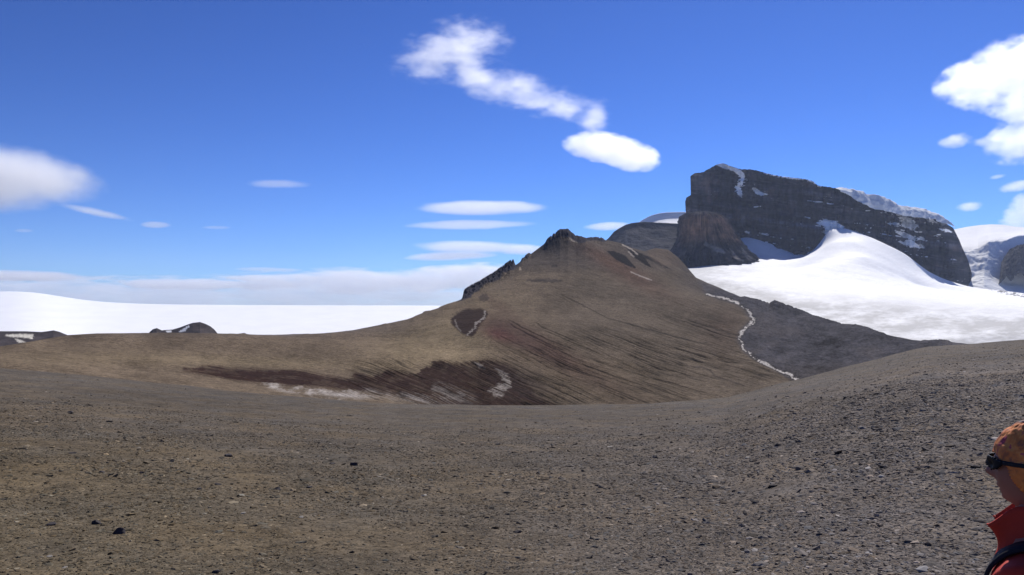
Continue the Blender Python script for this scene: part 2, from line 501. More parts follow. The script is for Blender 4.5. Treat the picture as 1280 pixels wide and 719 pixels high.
for _ in range(95):
    xa = lr.uniform(610, 860); ya = lr.uniform(395, 500); ln_ = lr.uniform(18, 95); wd_ = lr.uniform(.35, .75); st_ = lr.uniform(.35, 1)
    v0 = ya-np.interp(xa, _q, _cs)
    ca, cb_ = np.searchsorted(pxs, [xa, xa+ln_])
    sl_ = np.s_[:, ca:cb_]; X_ = PX[sl_]
    e_ = np.clip(np.minimum(X_-xa, xa+ln_-X_)/9, 0, 1)
    lines[sl_] = np.maximum(lines[sl_], e_*st_*sstep(wd_+.45, wd_*.4, np.abs(vline[sl_]+warp[sl_]*.5+perlin(X_*.15, X_*0+v0, 46)*.5-v0)))
lines = lines*left_of_strip
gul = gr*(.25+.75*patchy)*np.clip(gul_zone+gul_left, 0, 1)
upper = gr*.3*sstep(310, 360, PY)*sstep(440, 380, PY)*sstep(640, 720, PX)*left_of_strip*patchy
lob = np.clip(fbm(PX*.02, PY*.05, 4, 47), 0, 1)
mor_rel = (1-left_of_strip)*sstep(360, 380, PY)
PY = PY + rel*1.1*ridge_fade + (gul*1.6+upper*1.2+lines*1.0) + mor_rel*fbm(PX*.035, LD*16, 5, 48, .6)*2.2*ridge_fade
# broken rock along parts of the ridge line
jr = np.argmin(PY, 0); l0 = np.convolve(np.pad(lnD[jr], 12, 'edge'), np.ones(25)/25, 'valid')
ridge_y = PY.min(0)[None, :]
near_r = np.exp(-((LD-l0[None, :])/.09)**2)
def jagz(x0, x1, amp, f, seed, wd=6, wr=.06):
    w_ = sstep(x0, x0+wd, PX)*sstep(x1, x1-wd, PX)
    return w_*np.exp(-((LD-l0[None, :])/wr)**2)*amp*(np.clip(fbm(PX*f, LD*50, 5, seed, .6, ridged=True), -1, 1.6)+.2)
PY = PY - jagz(577, 645, 6.0, .24, 61, 4) - jagz(650, 664, 2.0, .3, 62, 3) - jagz(680, 757, 1.8, .25, 63, 4, .03) - jagz(925, 1110, 1.2, .2, 65) - jagz(1150, 1190, 1.0, .2, 67)
VB = P(PX, PY, DD)

# colours
n1 = fbm(PX*.012, PY*.03, 5, 51); n2 = fbm(PX*.06, PY*.12, 4, 52); n3 = fbm(PX*.25, PY*.5, 3, 53)
c = np.empty(PX.shape+(3,)); c[:] = (.135, .108, .080)
def blob(cx, cy, rx, ry, ang=0):
    a = math.radians(ang); x = PX-cx; y = PY-cy
    u_ = x*math.cos(a)+y*math.sin(a); v_ = -x*math.sin(a)+y*math.cos(a)
    return np.exp(-(u_/rx)**2-(v_/ry)**2)
c = lerp3(c, (.115, .094, .076), sstep(428, 415, PY)*sstep(560, 480, PX))
c = lerp3(c, (.200, .162, .108), np.clip(blob(560, 415, 75, 26, -22)*.85 + blob(530, 440, 70, 22, 0)*.6 + blob(300, 452, 170, 8, 2)*.7 + blob(60, 450, 120, 12)*.35 + blob(600, 375, 22, 14)*.5 + blob(580, 440, 40, 25)*.5, 0, 1))
hill_top = sstep(350, 325, PY)*sstep(600, 660, PX)
c = lerp3(c, (.072, .062, .058), hill_top*.85)
c = lerp3(c, (.100, .084, .068), sstep(640, 740, PX)*sstep(330, 360, PY)*.65)
c = lerp3(c, (.105, .068, .052), np.clip(blob(790, 345, 55, 12, 28)*.8+blob(760, 325, 40, 8, 30)*.7, 0, 1))
c = lerp3(c, (.085, .062, .05), blob(905, 410, 26, 34, 20)*.6)
c = lerp3(c, (.125, .098, .068), blob(740, 470, 120, 32, 18)*.6)
c = c*(1+.20*n1+.12*n2+.08*n3)[..., None]
# snow-melt stained ground
wx = PX + n2*8 + g2*2; wy = PY + n1*2 + g3*1.8 + n2*2 + n3*.8
S1 = [(224, 463), (262, 457), (298, 459), (341, 461), (380, 464), (402, 470), (436, 474), (440, 463), (470, 472), (481, 460), (523, 470), (545, 452), (580, 456), (610, 449),
      (637, 458), (655, 478), (672, 497), (705, 512), (560, 514), (530, 503), (500, 497), (470, 492), (400, 484), (330, 482), (280, 473), (240, 467)]
s1 = pmask(wx, wy, S1, 3)
streaky = .68+.32*sstep(-.5, .25, g2*.7+g3*.6+.7*n2+.3*n3)
c = lerp3(c, (.030, .016, .013), np.clip(s1*streaky*1.05, 0, .97))
S2 = [(563, 398), (570, 391), (585, 387), (600, 385), (609, 389), (608, 400), (597, 411), (590, 421), (577, 417), (566, 407)]
s2 = pmask(PX+n2*2+n3, PY+n2*1.2+n3*.6, S2, 1.6)
c = lerp3(c, (.026, .015, .013), s2*.95)
plume = np.clip(blob(650, 418, 60, 13, 26)+blob(700, 450, 80, 14, 27)*.7+blob(620, 380, 30, 7, 32)*.5, 0, 1)
c = lerp3(c, (.072, .044, .038), plume*(.55+.3*streaky)*(1-s2))
c = lerp3(c, (.085, .034, .034), blob(622, 418, 20, 8, 20)*.75)
c = lerp3(c, (.042, .030, .028), np.clip(blob(655, 478, 42, 17, 30)*.8, 0, 1)*streaky)
# pale mineral crust and ice remnants
S3 = [(318, 482), (350, 483), (395, 486), (425, 491), (437, 488), (455, 492), (472, 497), (452, 500), (400, 497), (360, 491)]
pal = pmask(wx, wy, S3, 2)*np.clip(.45+.9*n2+.4*n3, 0, 1)
pal = np.maximum(pal, blob(432, 494, 30, 2.6, 4)*1.1)
pal = np.maximum(pal, pmask(wx, wy, [(440, 485), (480, 490), (520, 494), (560, 506), (530, 506), (480, 499)], 4)*np.clip(.25+1.0*g3+.5*n2, 0, .6))
pal = np.maximum(pal, pmask(wx, wy, [(618, 462), (628, 463), (640, 478), (636, 487), (622, 493), (613, 495), (618, 484), (632, 478)], 2)*np.clip(.5+.9*g3+.4*n3, 0, .8))
pal = np.maximum(pal, pmask(wx, wy, [(596, 455), (608, 457), (606, 461), (598, 460)], 1.5)*.55)
pal = np.maximum(pal, pmask(wx, wy, [(545, 480), (575, 486), (592, 496), (600, 504), (560, 505), (540, 496)], 5)*np.clip(.15+.9*g3+.5*n2, 0, .45))
pal = np.maximum(pal, sstep(1.5, .6, polydist(PX+n3*1.5, PY+n3, [(606, 389), (606, 396), (600, 401), (595, 404), (594, 410), (588, 415), (584, 419)]))*.6)
pal = np.maximum(pal, sstep(1.4, .4, polydist(PX+n3*1.5, PY+n3, [(569, 400), (571, 408), (576, 414)]))*.35)
c = lerp3(c, (.33, .31, .295), np.clip(pal, 0, 1))
# gullies
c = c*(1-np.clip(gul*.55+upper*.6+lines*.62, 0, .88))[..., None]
c = c*(1-.5*sstep(1.0, .3, polydist(PX+n3*1.2, PY, [(702, 368), (735, 385), (760, 398), (790, 406), (840, 420), (890, 432)])))[..., None]
# small dark patches: strata outcrops, hollow with rim
c = lerp3(c, (.035, .03, .032), np.clip(pmask(PX, PY+n3*1.5, [(655, 350), (676, 348.5), (705, 350), (700, 353), (668, 353)], 1)*.7+pmask(PX, PY, [(688, 332), (696, 331), (697, 334), (690, 334)], .7)*.8, 0, 1))
c = lerp3(c, (.04, .034, .032), sstep(1.3, .4, polydist(PX+n3, PY+n3*.7, [(867, 459), (876, 459), (888, 463), (893, 470), (905, 474), (930, 482)]))*.7)
c = lerp3(c, (.045, .036, .034), pmask(PX+n3*2, PY+n3*2, [(598, 371), (606, 366), (612, 372), (607, 376), (600, 378)], 1)*.7)
# rock ribs on the ridge behind the summit
for poly in ([(757, 313), (768, 314), (782, 320), (796, 336), (786, 333), (770, 325)], [(782, 309), (795, 314), (806, 322), (815, 335), (806, 331), (793, 322)],
             [(768, 303), (790, 311), (812, 322), (830, 331), (842, 339), (826, 332), (806, 322), (788, 312)]):
    c = lerp3(c, (.012, .011, .015), pmask(PX+n3*1.5, PY+n3*1.5, poly, .8))
for ln in ([(778, 306), (790, 312), (797, 318)], [(789, 340), (800, 345), (814, 350)], [(786, 315), (792, 321)]):
    c = lerp3(c, (.42, .38, .35), sstep(1.2, .5, polydist(PX+n3, PY, ln))*.65)
c = lerp3(c, (.45, .40, .34), pmask(PX+n3*2, PY+n3, [(707, 293), (713, 293), (722, 301), (722, 304), (714, 301)], .8)*.75)
c = lerp3(c, (.40, .34, .27), pmask(PX, PY, [(649, 334), (651, 334), (652, 338), (649, 338)], .5)*.8)
# scree below the butte
c = lerp3(c, (.12, .092, .072), pmask(PX+n2*4, PY, [(800, 300), (860, 300), (862, 335), (830, 332), (812, 322)], 2)*.7)
crg = np.zeros(PX.shape)
for poly in ([(572, 380), (578, 360), (588, 345), (600, 335), (640, 322), (652, 318), (664, 318), (640, 338), (628, 342), (622, 349), (606, 357), (595, 364), (583, 373)],
             [(676, 312), (682, 290), (700, 278), (725, 280), (750, 292), (758, 303), (744, 301), (736, 302), (724, 305), (716, 300), (708, 294), (698, 295), (688, 304)]):
    crg = np.maximum(crg, pmask(PX+n2*2, PY+n2*2, poly, 1))
c = lerp3(c, (.036, .036, .052), crg*.97)
# moraine
mor = (1-left_of_strip)*np.maximum(sstep(340, 352, PY - (PX-860)*.28), sstep(895, 915, PX))
mor = np.clip(mor, 0, 1)
mcol = np.empty(c.shape); mcol[:] = (.058, .058, .070)
mcol = mcol*(1+.45*n1+.35*n2+.25*n3)[..., None]
mcol = lerp3(mcol, (.085, .073, .066), np.clip(sstep(445, 470, PY)*.3+sstep(.1, .6, n1)*.3, 0, 1))
c = c*(1-mor[..., None]) + mcol*mor[..., None]
# dark scree on the slope's top edge left of the strip
c = lerp3(c, (.070, .062, .062), sstep(372, 352, PY - (PX-860)*.30)*sstep(835, 865, PX)*.6*(1-mor))
# melt-water snow strip in the valley floor
STR = [(884, 368), (897, 371), (910, 374), (925, 381), (935, 388), (941, 394), (943, 400), (936, 407), (929, 413), (926, 425), (929, 433), (936, 441), (946, 449), (957, 455), (970, 461), (985, 468), (994, 474)]
nb_ = fbm(PX*.05, PY*.11, 3, 58)
sd = polydist(PX+n2*3.4+n3*1.6+nb_*3, PY+n2*1.2, STR)*(1.3+1.0*np.clip(nb_, -.3, .8))
wid = interp(PY, [(366, 1.3), (375, 2.2), (382, 1.2), (392, 2.4), (400, 2.6), (407, 1.6), (415, 3.4), (425, 1.2), (433, 2.2), (440, 1.4), (447, 2.6), (456, 2.2), (463, 1.6), (470, 2.8), (476, 3.4)])
sn = sstep(1.25, .7, sd/wid)*sstep(-.35, 0, n3+n2*.6)
c = lerp3(c, (.52, .51, .50)*(np.ones(3)), np.clip(sn, 0, 1)*(1-.35*np.clip(n3+n2, 0, 1)))
edge = sstep(2.4, 1.3, sd/wid)*(1-sn)
c = lerp3(c, (.035, .032, .034), edge*.6)
c = c*np.array([.98, .925, .865])
grain = fbm(PX*.9, PY*1.4, 2, 57)
c = c*(1+.16*grain)[..., None]
grid('hillside', VB, M_hill, c, label='brown scree hill and saddle with dark stained hollow and dark moraine')

# ------------------------------------------------------------------ crags on the hill (patches of broken rock)
def patch(name, px0, px1, D0, D1, pyfun, colfun, mat, nc=300, nr=80, kind='structure', label=None):
    ps = np.linspace(px0, px1, nc); ls = np.linspace(math.log(D0), math.log(D1), nr)
    A, Bq = np.meshgrid(ps, ls); t = (Bq-ls[0])/(ls[-1]-ls[0])
    Dq = np.exp(Bq)
    py = pyfun(A, t, Dq)
    V = P(A, py, Dq)
    return grid(name, V, mat, colfun(A, py, t), kind=kind, label=label)


# ------------------------------------------------------------------ glacier
G = []
for px, py, D in [(800, 350, 1500), (862, 342, 1700), (905, 334, 1850), (950, 330, 1950), (1000, 323, 2050), (950, 340, 1750), (1000, 335, 1850),
                  (1008, 321, 2150), (1020, 312, 2155), (1029, 300, 2160), (1035, 291, 2165), (1041, 286, 2165), (1053, 284.5, 2165), (1066, 287.5, 2165), (1080, 292.5, 2160), (1098, 300, 2150), (1120, 310.5, 2140), (1137, 321, 2130), (1153, 336, 2110), (1175, 353, 2060), (1210, 359, 2060),
                  (1250, 364, 2300), (1290, 368, 2300), (1450, 372, 2300), (1900, 375, 2300), (1900, 385, 1400), (1900, 418, 720),
                  (930, 297, 2270), (955, 302, 2270), (980, 312, 2270), (1005, 322, 2230), (1040, 290, 2320), (1060, 291, 2320), (1090, 305, 2320), (1020, 312, 2320), (1147, 346, 2300), (1040, 304, 2000), (1060, 303, 1980), (1080, 309, 1960), (1110, 322, 1950), (1140, 340, 1950), (1015, 318, 2010), (1075, 320, 1800), (1110, 333, 1800), (930, 322, 2050), (970, 322, 2090),
                  (860, 335, 2100), (1045, 332, 1700), (1150, 358, 1800),
                  (900, 358, 1250), (900, 350, 1400), (960, 366, 1150), (1000, 380, 1000), (1050, 398, 900), (1100, 408, 820), (1150, 418, 760), (1200, 423, 720), (1280, 423, 720), (1450, 420, 720),
                  (1000, 350, 1550), (1060, 360, 1400), (1100, 365, 1350), (1150, 372, 1350), (1200, 380, 1300), (1280, 386, 1300), (1200, 366, 1800), (1280, 374, 1800), (1450, 380, 1500),
                  (1150, 395, 1000), (1240, 402, 980)]:
    G.append((px, py, D))
for px in (860, 950, 1050, 1150, 1280, 1450):
    G.append((px, interp(px, [(860, 345), (950, 325), (1050, 300), (1150, 350), (1280, 375), (1450, 380)]), 2600))
    G.append((px, interp(px, [(860, 450), (950, 465), (1050, 475), (1150, 480), (1280, 480), (1450, 470)]), 600))
pxs = np.linspace(790, 1950, 1300); lnD = np.linspace(math.log(620), math.log(2560), 520)
PX, LD = np.meshgrid(pxs, lnD); DD = np.exp(LD)
PY = RBF(G, .010)(PX, DD)
Xw = (PX-CX)/F*DD
PY = PY + fbm(Xw*.004, DD*.004, 4, 71)*1.2 + fbm(Xw*.02+DD*.006, DD*.008, 4, 72, .6)*.42*sstep(2100, 1700, DD) + fbm(Xw*.012, DD*.03, 3, 76)*.3*sstep(2000, 1500, DD)
# wind scoop lip on the snow cone
sc = np.exp(-((PX-1062)/14)**2 - ((DD-2130)/70)**2)
PY = PY + sc*2.0
VG = P(PX, PY, DD)
n1 = fbm(PX*.02, PY*.08, 5, 73); n2 = fbm(PX*.1, PY*.4, 3, 74); n3 = fbm(PX*.3, PY*1.0, 3, 75)
c = np.empty(PX.shape+(3,)); c[:] = (.90, .905, .92)
dirty = np.clip(sstep(1500, 850, DD)*1.1 + sstep(1000, 890, PX)*.75, 0, 1)*np.clip(.75+.5*n1+.25*n2, 0, 1)
c = lerp3(c, (.29, .285, .285), dirty*.85)
c = c*(1+.05*n2+.04*n3)[..., None]
# thin rock ledges showing through near the icefall foot
c = lerp3(c, (.04, .04, .06), pmask(PX+n3*4, PY+n3*1.5, [(1235, 362), (1250, 362), (1275, 367), (1300, 371), (1300, 374), (1270, 371), (1250, 367)], 1.2)*sstep(-.1, .25, n3+n2))
grid('glacier', VG, M_snow, c, label='broad white glacier with dirty grey snout below the cliff')

# ------------------------------------------------------------------ the table mountain
TOP = [(845, 222), (863, 221), (868, 216.5), (878, 215.5), (885, 211), (894, 206), (902, 204), (916, 209), (927, 212), (936, 211.5), (947, 213.5), (963, 218), (980, 221), (1000, 223),
       (1015, 225.5), (1023, 232), (1044, 235), (1060, 242), (1073, 252), (1088, 256), (1120, 265.5), (1163, 271), (1181, 277), (1192, 287), (1200, 292), (1230, 300)]
LED = [(200, 867), (216, 865), (221, 863), (244, 863.5), (247, 858), (252, 856.5), (263, 857), (270, 858), (279, 855), (300, 851), (400, 845)]
RED = [(200, 1180), (270, 1184), (277, 1188), (287, 1192.5), (300, 1199), (310, 1203), (325, 1210), (343, 1215), (350, 1214), (358, 1210), (420, 1205)]
ns, nt_ = 760, 420
s = np.concatenate([np.linspace(-.35, 0, 60, endpoint=False), np.linspace(0, 1, ns), np.linspace(1, 1.35, 60)[1:]])
t = np.linspace(0, 1, nt_)
S, T = np.meshgrid(s, t)
Sc = np.clip(S, 0, 1)
px0 = 864+(1190-864)*Sc
tp = interp(px0, TOP) - .7*np.clip(fbm(px0*.25, px0*0+3, 4, 80), -.6, 1)
py = 392 + (tp-392)*T
L_ = interp(py, LED); R_ = interp(py, RED)
px = px0 + (1-Sc)**5*(L_-864) + Sc**4*(R_-1190)
Lx = np.clip(-S, 0, 1); Rx = np.clip(S-1, 0, 1)
# vertical buttresses, horizontal strata
but = fbm(px*.03, py*.010, 4, 81, .5, ridged=True)*30 + fbm(px*.16, py*.02, 3, 82, .5)*7
sv = (py-(px-864)*.13)
strata = fbm(px*.004, sv*.11, 2, 83, .45)*16
Dm = 2340 + (1-T)*-90 + but - strata - 60*np.sin(Sc*np.pi) + fbm(px*.06, py*.06, 3, 85)*10
edge_r = sstep(.10, 0, Sc)**2*200 + sstep(.93, 1, Sc)**2*170
Dm = Dm + edge_r + (Lx+Rx)*2200
px = px + Lx*30 - Rx*40
Vm = P(px, py, Dm)
cm = np.empty(px.shape+(3,)); cm[:] = (.041, .042, .057)
band = fbm(px*.006, sv*.20, 4, 86, .55); strk = fbm(px*.35, py*.03, 4, 87, .55); blot = fbm(px*.04, py*.05, 4, 88)
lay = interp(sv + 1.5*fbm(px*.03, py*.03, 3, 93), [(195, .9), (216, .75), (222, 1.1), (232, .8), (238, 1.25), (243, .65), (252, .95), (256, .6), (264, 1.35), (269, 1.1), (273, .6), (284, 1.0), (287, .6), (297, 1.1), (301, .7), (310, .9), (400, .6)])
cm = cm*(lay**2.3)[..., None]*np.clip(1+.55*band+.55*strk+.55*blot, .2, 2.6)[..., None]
crk_shade = np.clip(1-np.abs(fbm(px*.09, py*.035, 4, 141))*3.2, 0, 1)**2
crk_shade2 = np.clip(1-np.abs(fbm(px*.02, sv*.22, 3, 142))*3.5, 0, 1)**2
cm = cm*(1-.6*np.maximum(crk_shade, crk_shade2))[..., None]  # crevice shade painted into the rock colour along crack lines
cm = lerp3(cm, (.12, .115, .13), np.clip(fbm(px*.05, sv*.5, 4, 143)-.35, 0, 1)*.9)
cm = lerp3(cm, (.13, .088, .070), np.clip(sstep(.2, .8, blot)*.45, 0, 1))
cm = lerp3(cm, (.13, .115, .105), np.clip(np.exp(-((px-935)/12)**2-((py-272)/9)**2)*.6+np.exp(-((px-1070)/22)**2-((py-274)/4)**2)*.5+np.exp(-((px-985)/50)**2-((py-300)/5)**2)*.25, 0, 1))
nn_ = fbm(px*.22, py*.45, 4, 89); n4 = fbm(px*.6, py*.9, 2, 90)
sm = np.zeros(px.shape)
def addp(poly, k=1.0, wob=3.0, soft=1.0):
    global sm
    sm = np.maximum(sm, pmask(px+nn_*wob, py+nn_*wob*.6, poly, soft)*k)
addp([(893, 205), (899, 203), (912, 208), (926, 213), (932, 219), (927, 222), (917, 214), (905, 211), (899, 208)], .9, 2.5)
addp([(927, 219), (932, 222), (929, 230), (925, 236), (929, 243), (927, 247), (921, 242), (919, 234), (923, 227)], .85, 3)
addp([(940, 234), (946, 236), (951, 240), (962, 244), (948, 244), (943, 241)], .95, 2)
addp([(1108, 279), (1122, 278), (1126, 282), (1114, 282)], .8); addp([(1125, 271), (1140, 272), (1148, 284), (1140, 287), (1128, 284)], .75, 4)
addp([(1117, 289), (1130, 290), (1142, 296), (1156, 297), (1155, 300), (1140, 300), (1128, 296)], .8, 5); addp([(1122, 302), (1140, 300), (1148, 307), (1158, 308), (1146, 310), (1134, 308)], .9, 4)
addp([(1150, 268), (1163, 272), (1172, 279), (1160, 277)], .7, 4); addp([(1172, 286), (1184, 286), (1191, 290), (1180, 290)], .6, 3)
addp([(1020, 279), (1029, 274), (1042, 276), (1056, 284), (1048, 292), (1036, 296), (1028, 290), (1033, 284)], 1, 3)
addp([(1000, 325), (1012, 316), (1022, 310), (1026, 318)], .8, 3)
addp([(932, 288), (938, 290), (937, 293), (931, 291)], .6, 1.5); addp([(945, 291), (962, 292), (958, 295)], .5, 2)
addp([(1160, 346), (1180, 350), (1196, 358), (1170, 356)], .7, 4)
clump = sstep(.0, .5, fbm(px*.03, py*.05, 3, 94))
ledge = clump*sstep(.40, .60, nn_+.35*perlin(px*.03, sv*.5, 91)+.25*n4)*sstep(1085, 1130, px)*sstep(318, 295, py)*.8
ledge2 = sstep(.75, .9, nn_+.45*perlin(px*.02, sv*.6, 92))*.5*clump
topsn = sstep(2.6, .8, (py-tp))*sstep(940, 965, px)*sstep(1030, 1022, px)*sstep(-.3, .1, nn_)
dust = np.zeros(px.shape)
for lv, x_a, x_b in ((232, 960, 1060), (247, 930, 975), (262, 985, 1190), (271, 1000, 1190), (283, 930, 1000), (291, 925, 1035), (253, 1060, 1190), (301, 1130, 1200)):
    q_ = sv+ (0 if x_a < 1000 else 18) - lv + 2.2*perlin(px*.06, px*0+lv, 144)
    dust = np.maximum(dust, sstep(1.0, .3, np.abs(q_))*sstep(.15, .45, fbm(px*.10, px*0+lv*3.3, 4, 145))*sstep(x_a, x_a+10, px)*sstep(x_b, x_b-10, px)*.8)
sm = np.clip(np.maximum.reduce([sm, dust, ledge, ledge2*sstep(1000, 1060, px), ledge2*.6, topsn]), 0, 1)
cm = lerp3(cm, (.88, .89, .92), sstep(.15, .6, sm))
# plateau behind the rim
kk = np.linspace(0, 1, 26)[1:, None]
pxT = px[-1][None, :]; DT = Dm[-1][None, :]
Dp = DT + kk*750
zT = CZ + (HY-py[-1][None, :])/F*DT
zP = zT - kk*60 - 4*np.sqrt(kk) + 0*pxT
Vp = np.stack([(pxT-CX)/F*DT + (Dp-DT)*.3, Dp, zP], -1)
cp = np.empty(Vp.shape); cp[:] = (.8, .81, .83)
cp[0] = (.3, .3, .33)
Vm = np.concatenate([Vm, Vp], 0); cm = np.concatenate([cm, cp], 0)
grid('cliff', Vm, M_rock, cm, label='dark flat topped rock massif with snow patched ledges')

# snow cap along the right half of the rim
CAPT = [(1046, 235.5), (1051, 234), (1062, 235), (1073, 237), (1095, 242), (1109, 247), (1131, 257), (1145, 258.5), (1160, 261), (1172, 264), (1178, 267), (1184, 273), (1187, 279)]
CAPB = [(1046, 237), (1060, 243), (1073, 253), (1088, 257), (1120, 266.5), (1163, 272), (1181, 278), (1187, 283)]
ps = np.linspace(1046, 1187, 420); tt = np.linspace(0, 1, 70)
A, Tq = np.meshgrid(ps, tt)
fr = np.clip(Tq/.4, 0, 1); bk = np.clip((Tq-.4)/.6, 0, 1)
topc = interp(A, CAPT) - .5*fbm(A*.2, A*0, 3, 95); botc = interp(A, CAPB)+2.5
pyc = botc+(topc-botc)*fr**.8
Dc_ = 2272 + fr**2*40 + bk*500 + fbm(A*.12, pyc*.1, 4, 96)*9*(1-bk) + np.maximum(0, perlin(A*.05, A*0+2, 97))*30
zc = CZ + (HY-pyc)/F*(2272+fr**2*40) - bk*35
Vc = np.stack([(A-CX)/F*2300+bk*150, Dc_, zc], -1)
cc = np.empty(A.shape+(3,)); cc[:] = (.80, .82, .85)
grid('ice_cap', Vc, M_ice, cc, label='white ice cap along the cliff rim')

# ------------------------------------------------------------------ butte in front of the cliff
na, nz = 420, 260
th = np.linspace(-np.pi*1.0, np.pi*.0, na)     # front half and sides
zz = np.linspace(0, 1, nz)
TH, ZZ = np.meshgrid(th, zz)
pyb = 352 + (262-352)*ZZ
Rl = interp(pyb, [(262, 10), (264, 22), (268, 28), (275, 30.5), (283, 31), (295, 31), (305, 36), (318, 43), (330, 50), (345, 56), (352, 58)])
Rr = interp(pyb, [(262, 10), (264, 18), (268, 27), (275, 33), (285, 38), (300, 47), (315, 58), (328, 69), (336, 72), (352, 76)])
Dbt = 2050
cxp = 884
side = np.cos(TH)
Rpx = np.where(side < 0, Rl, Rr)
colm = np.abs(perlin(TH*14, ZZ*1.5, 101))*-1.0
rn = 1 + .05*fbm(TH*5, ZZ*4, 5, 102, .55, ridged=True) + .06*colm*sstep(.35, .55, ZZ) + .07*fbm(TH*9, ZZ*2.0, 4, 103, ridged=True)*sstep(.5, .2, ZZ)
led = .02*perlin(TH*1.5, ZZ*22, 104)
Rm = Rpx*(rn+led-.02)/F*Dbt
Xb = (cxp-CX)/F*Dbt + Rm*np.cos(TH); Yb = Dbt + 60 + Rm*np.sin(TH)*1.0
Zb = CZ+(HY-pyb)/F*Dbt + 1.5*fbm(TH*4, ZZ*4, 3, 105)
Vb = np.stack([Xb, Yb, Zb], -1)
capb = np.stack([np.full(na, (cxp+4-CX)/F*Dbt), np.full(na, Dbt+100.), np.full(na, CZ+(HY-261)/F*Dbt)], -1)[None]
pxb = CX+Xb/Yb*F; pyy = HY-(Zb-CZ)/Yb*F
cb = np.empty(TH.shape+(3,)); cb[:] = (.050, .046, .052)
cb = lerp3(cb, (.250, .150, .098), sstep(.46, .60, ZZ)*sstep(.98, .86, ZZ)*sstep(-3.0, -2.2, TH)*sstep(-.3, -1.0, TH)*.9)
cb = lerp3(cb, (.120, .098, .078), np.clip(pmask(pxb+fbm(TH*8, ZZ*8, 3, 106)*5, pyy, [(836, 345), (842, 328), (858, 308), (868, 303), (862, 318), (855, 332), (850, 345)], 2)*.4, 0, 1))
cb = cb*np.clip(1+.6*fbm(TH*18, ZZ*2.2, 4, 107)+.4*fbm(TH*5, ZZ*9, 4, 108), .2, 2.5)[..., None]
nb = fbm(TH*12, ZZ*12, 4, 109)
def bp_(poly, colr, k):
    global cb
    cb = lerp3(cb, colr, pmask(pxb+nb*3, pyy+nb*2, poly, 1)*k)
bp_([(880, 300), (886, 305), (896, 309), (904, 312), (908, 317), (897, 316), (888, 311), (880, 307)], (.30, .27, .25), .75)
bp_([(912, 310), (921, 319), (930, 326), (922, 326), (914, 318)], (.28, .25, .23), .65)
bp_([(926, 308), (934, 316), (941, 325), (936, 326), (928, 316)], (.30, .27, .25), .65)
bp_([(838, 316), (845, 320), (843, 326), (836, 322)], (.6, .6, .62), .7)
Vb = np.concatenate([Vb, capb], 0); cb = np.concatenate([cb, cb[-1:]*0+.05], 0)
grid('butte', Vb, M_rock, cb, label='round brown topped rock butte flaring into dark cliffs before the massif')

# ------------------------------------------------------------------ ridges and snow behind
def sheet(name, px0, px1, D0, D1, skyl, Dsky, front_drop, mat, colfn, nc=500, nr=160, seed=1, relief=1.0, exp=1.6, label=None, rf=.004, back=60, smooth=0):
    ps = np.linspace(px0, px1, nc); ls = np.linspace(math.log(D0), math.log(D1), nr)
    A, Lq = np.meshgrid(ps, ls); Dq = np.exp(Lq)
    lsky = np.log(interp(A, Dsky)) if isinstance(Dsky, list) else math.log(Dsky)
    sk = interp(A, skyl)
    if smooth:
        k_ = np.hanning(smooth); k_ /= k_.sum()
        for _ in range(2): sk = np.stack([np.convolve(np.pad(sk[0], smooth//2, 'edge'), k_, 'valid')[:A.shape[1]]]*A.shape[0])
    f = np.clip((lsky-Lq)/(lsky-ls[0]), 0, 1); b = np.clip((Lq-lsky)/(ls[-1]-lsky+1e-6), 0, 1)
    py_ = sk + front_drop*f**exp + back*b**1.5
    Xq = (A-CX)/F*Dq
    py_ = py_ + relief*fbm(Xq*rf, Dq*rf, 6, seed, .55)*np.clip(.25+f*4, 0, 1)
    V = P(A, py_, Dq)
    return grid(name, V, mat, colfn(A, py_, Dq), label=label)

def dark(A, py_, Dq, seed=3, base=(.055, .052, .060)):
    c_ = np.empty(A.shape+(3,)); c_[:] = base
    return c_*(1+.4*fbm(A*.08, py_*.2, 5, seed))[..., None]
sheet('ridge', 740, 885, 2250, 3000, [(740, 312), (755, 303), (762, 296), (767, 290), (775, 284.5), (782, 280.5), (790, 278.5), (800, 277.5), (830, 279), (860, 279), (890, 281)],
      2700, 60, M_rock, dark, seed=111, relief=2.4, exp=.7, label='dark bluish rock ridge between hill and butte', rf=.012)
def white(A, py_, Dq):
    c_ = np.empty(A.shape+(3,)); c_[:] = (.87, .875, .89)
    return c_*(1+.03*fbm(A*.03, py_*.2, 4, 5))[..., None]
sheet('snowfield', 788, 900, 3000, 4600, [(788, 283), (797, 279), (803, 275), (812, 270), (822, 267), (832, 265.5), (848, 265), (870, 265), (900, 266)],
      3700, 46, M_snow, white, seed=113, relief=.6, exp=.55, label='small ice dome behind the dark ridge', rf=.002, smooth=31)
# left ice field
sheet('ice_field', -900, 700, 1500, 9000, [(-900, 385), (-400, 378), (-150, 372), (-60, 367), (0, 364.5), (25, 363), (45, 364.5), (70, 370), (100, 375), (140, 378.5), (200, 380.5), (300, 381.5), (540, 382), (700, 383)],
      5600, 75, M_snow, white, nc=700, nr=300, seed=115, relief=.5, exp=1.5, label='wide white ice field on the left skyline', rf=.0012, back=20, smooth=41)
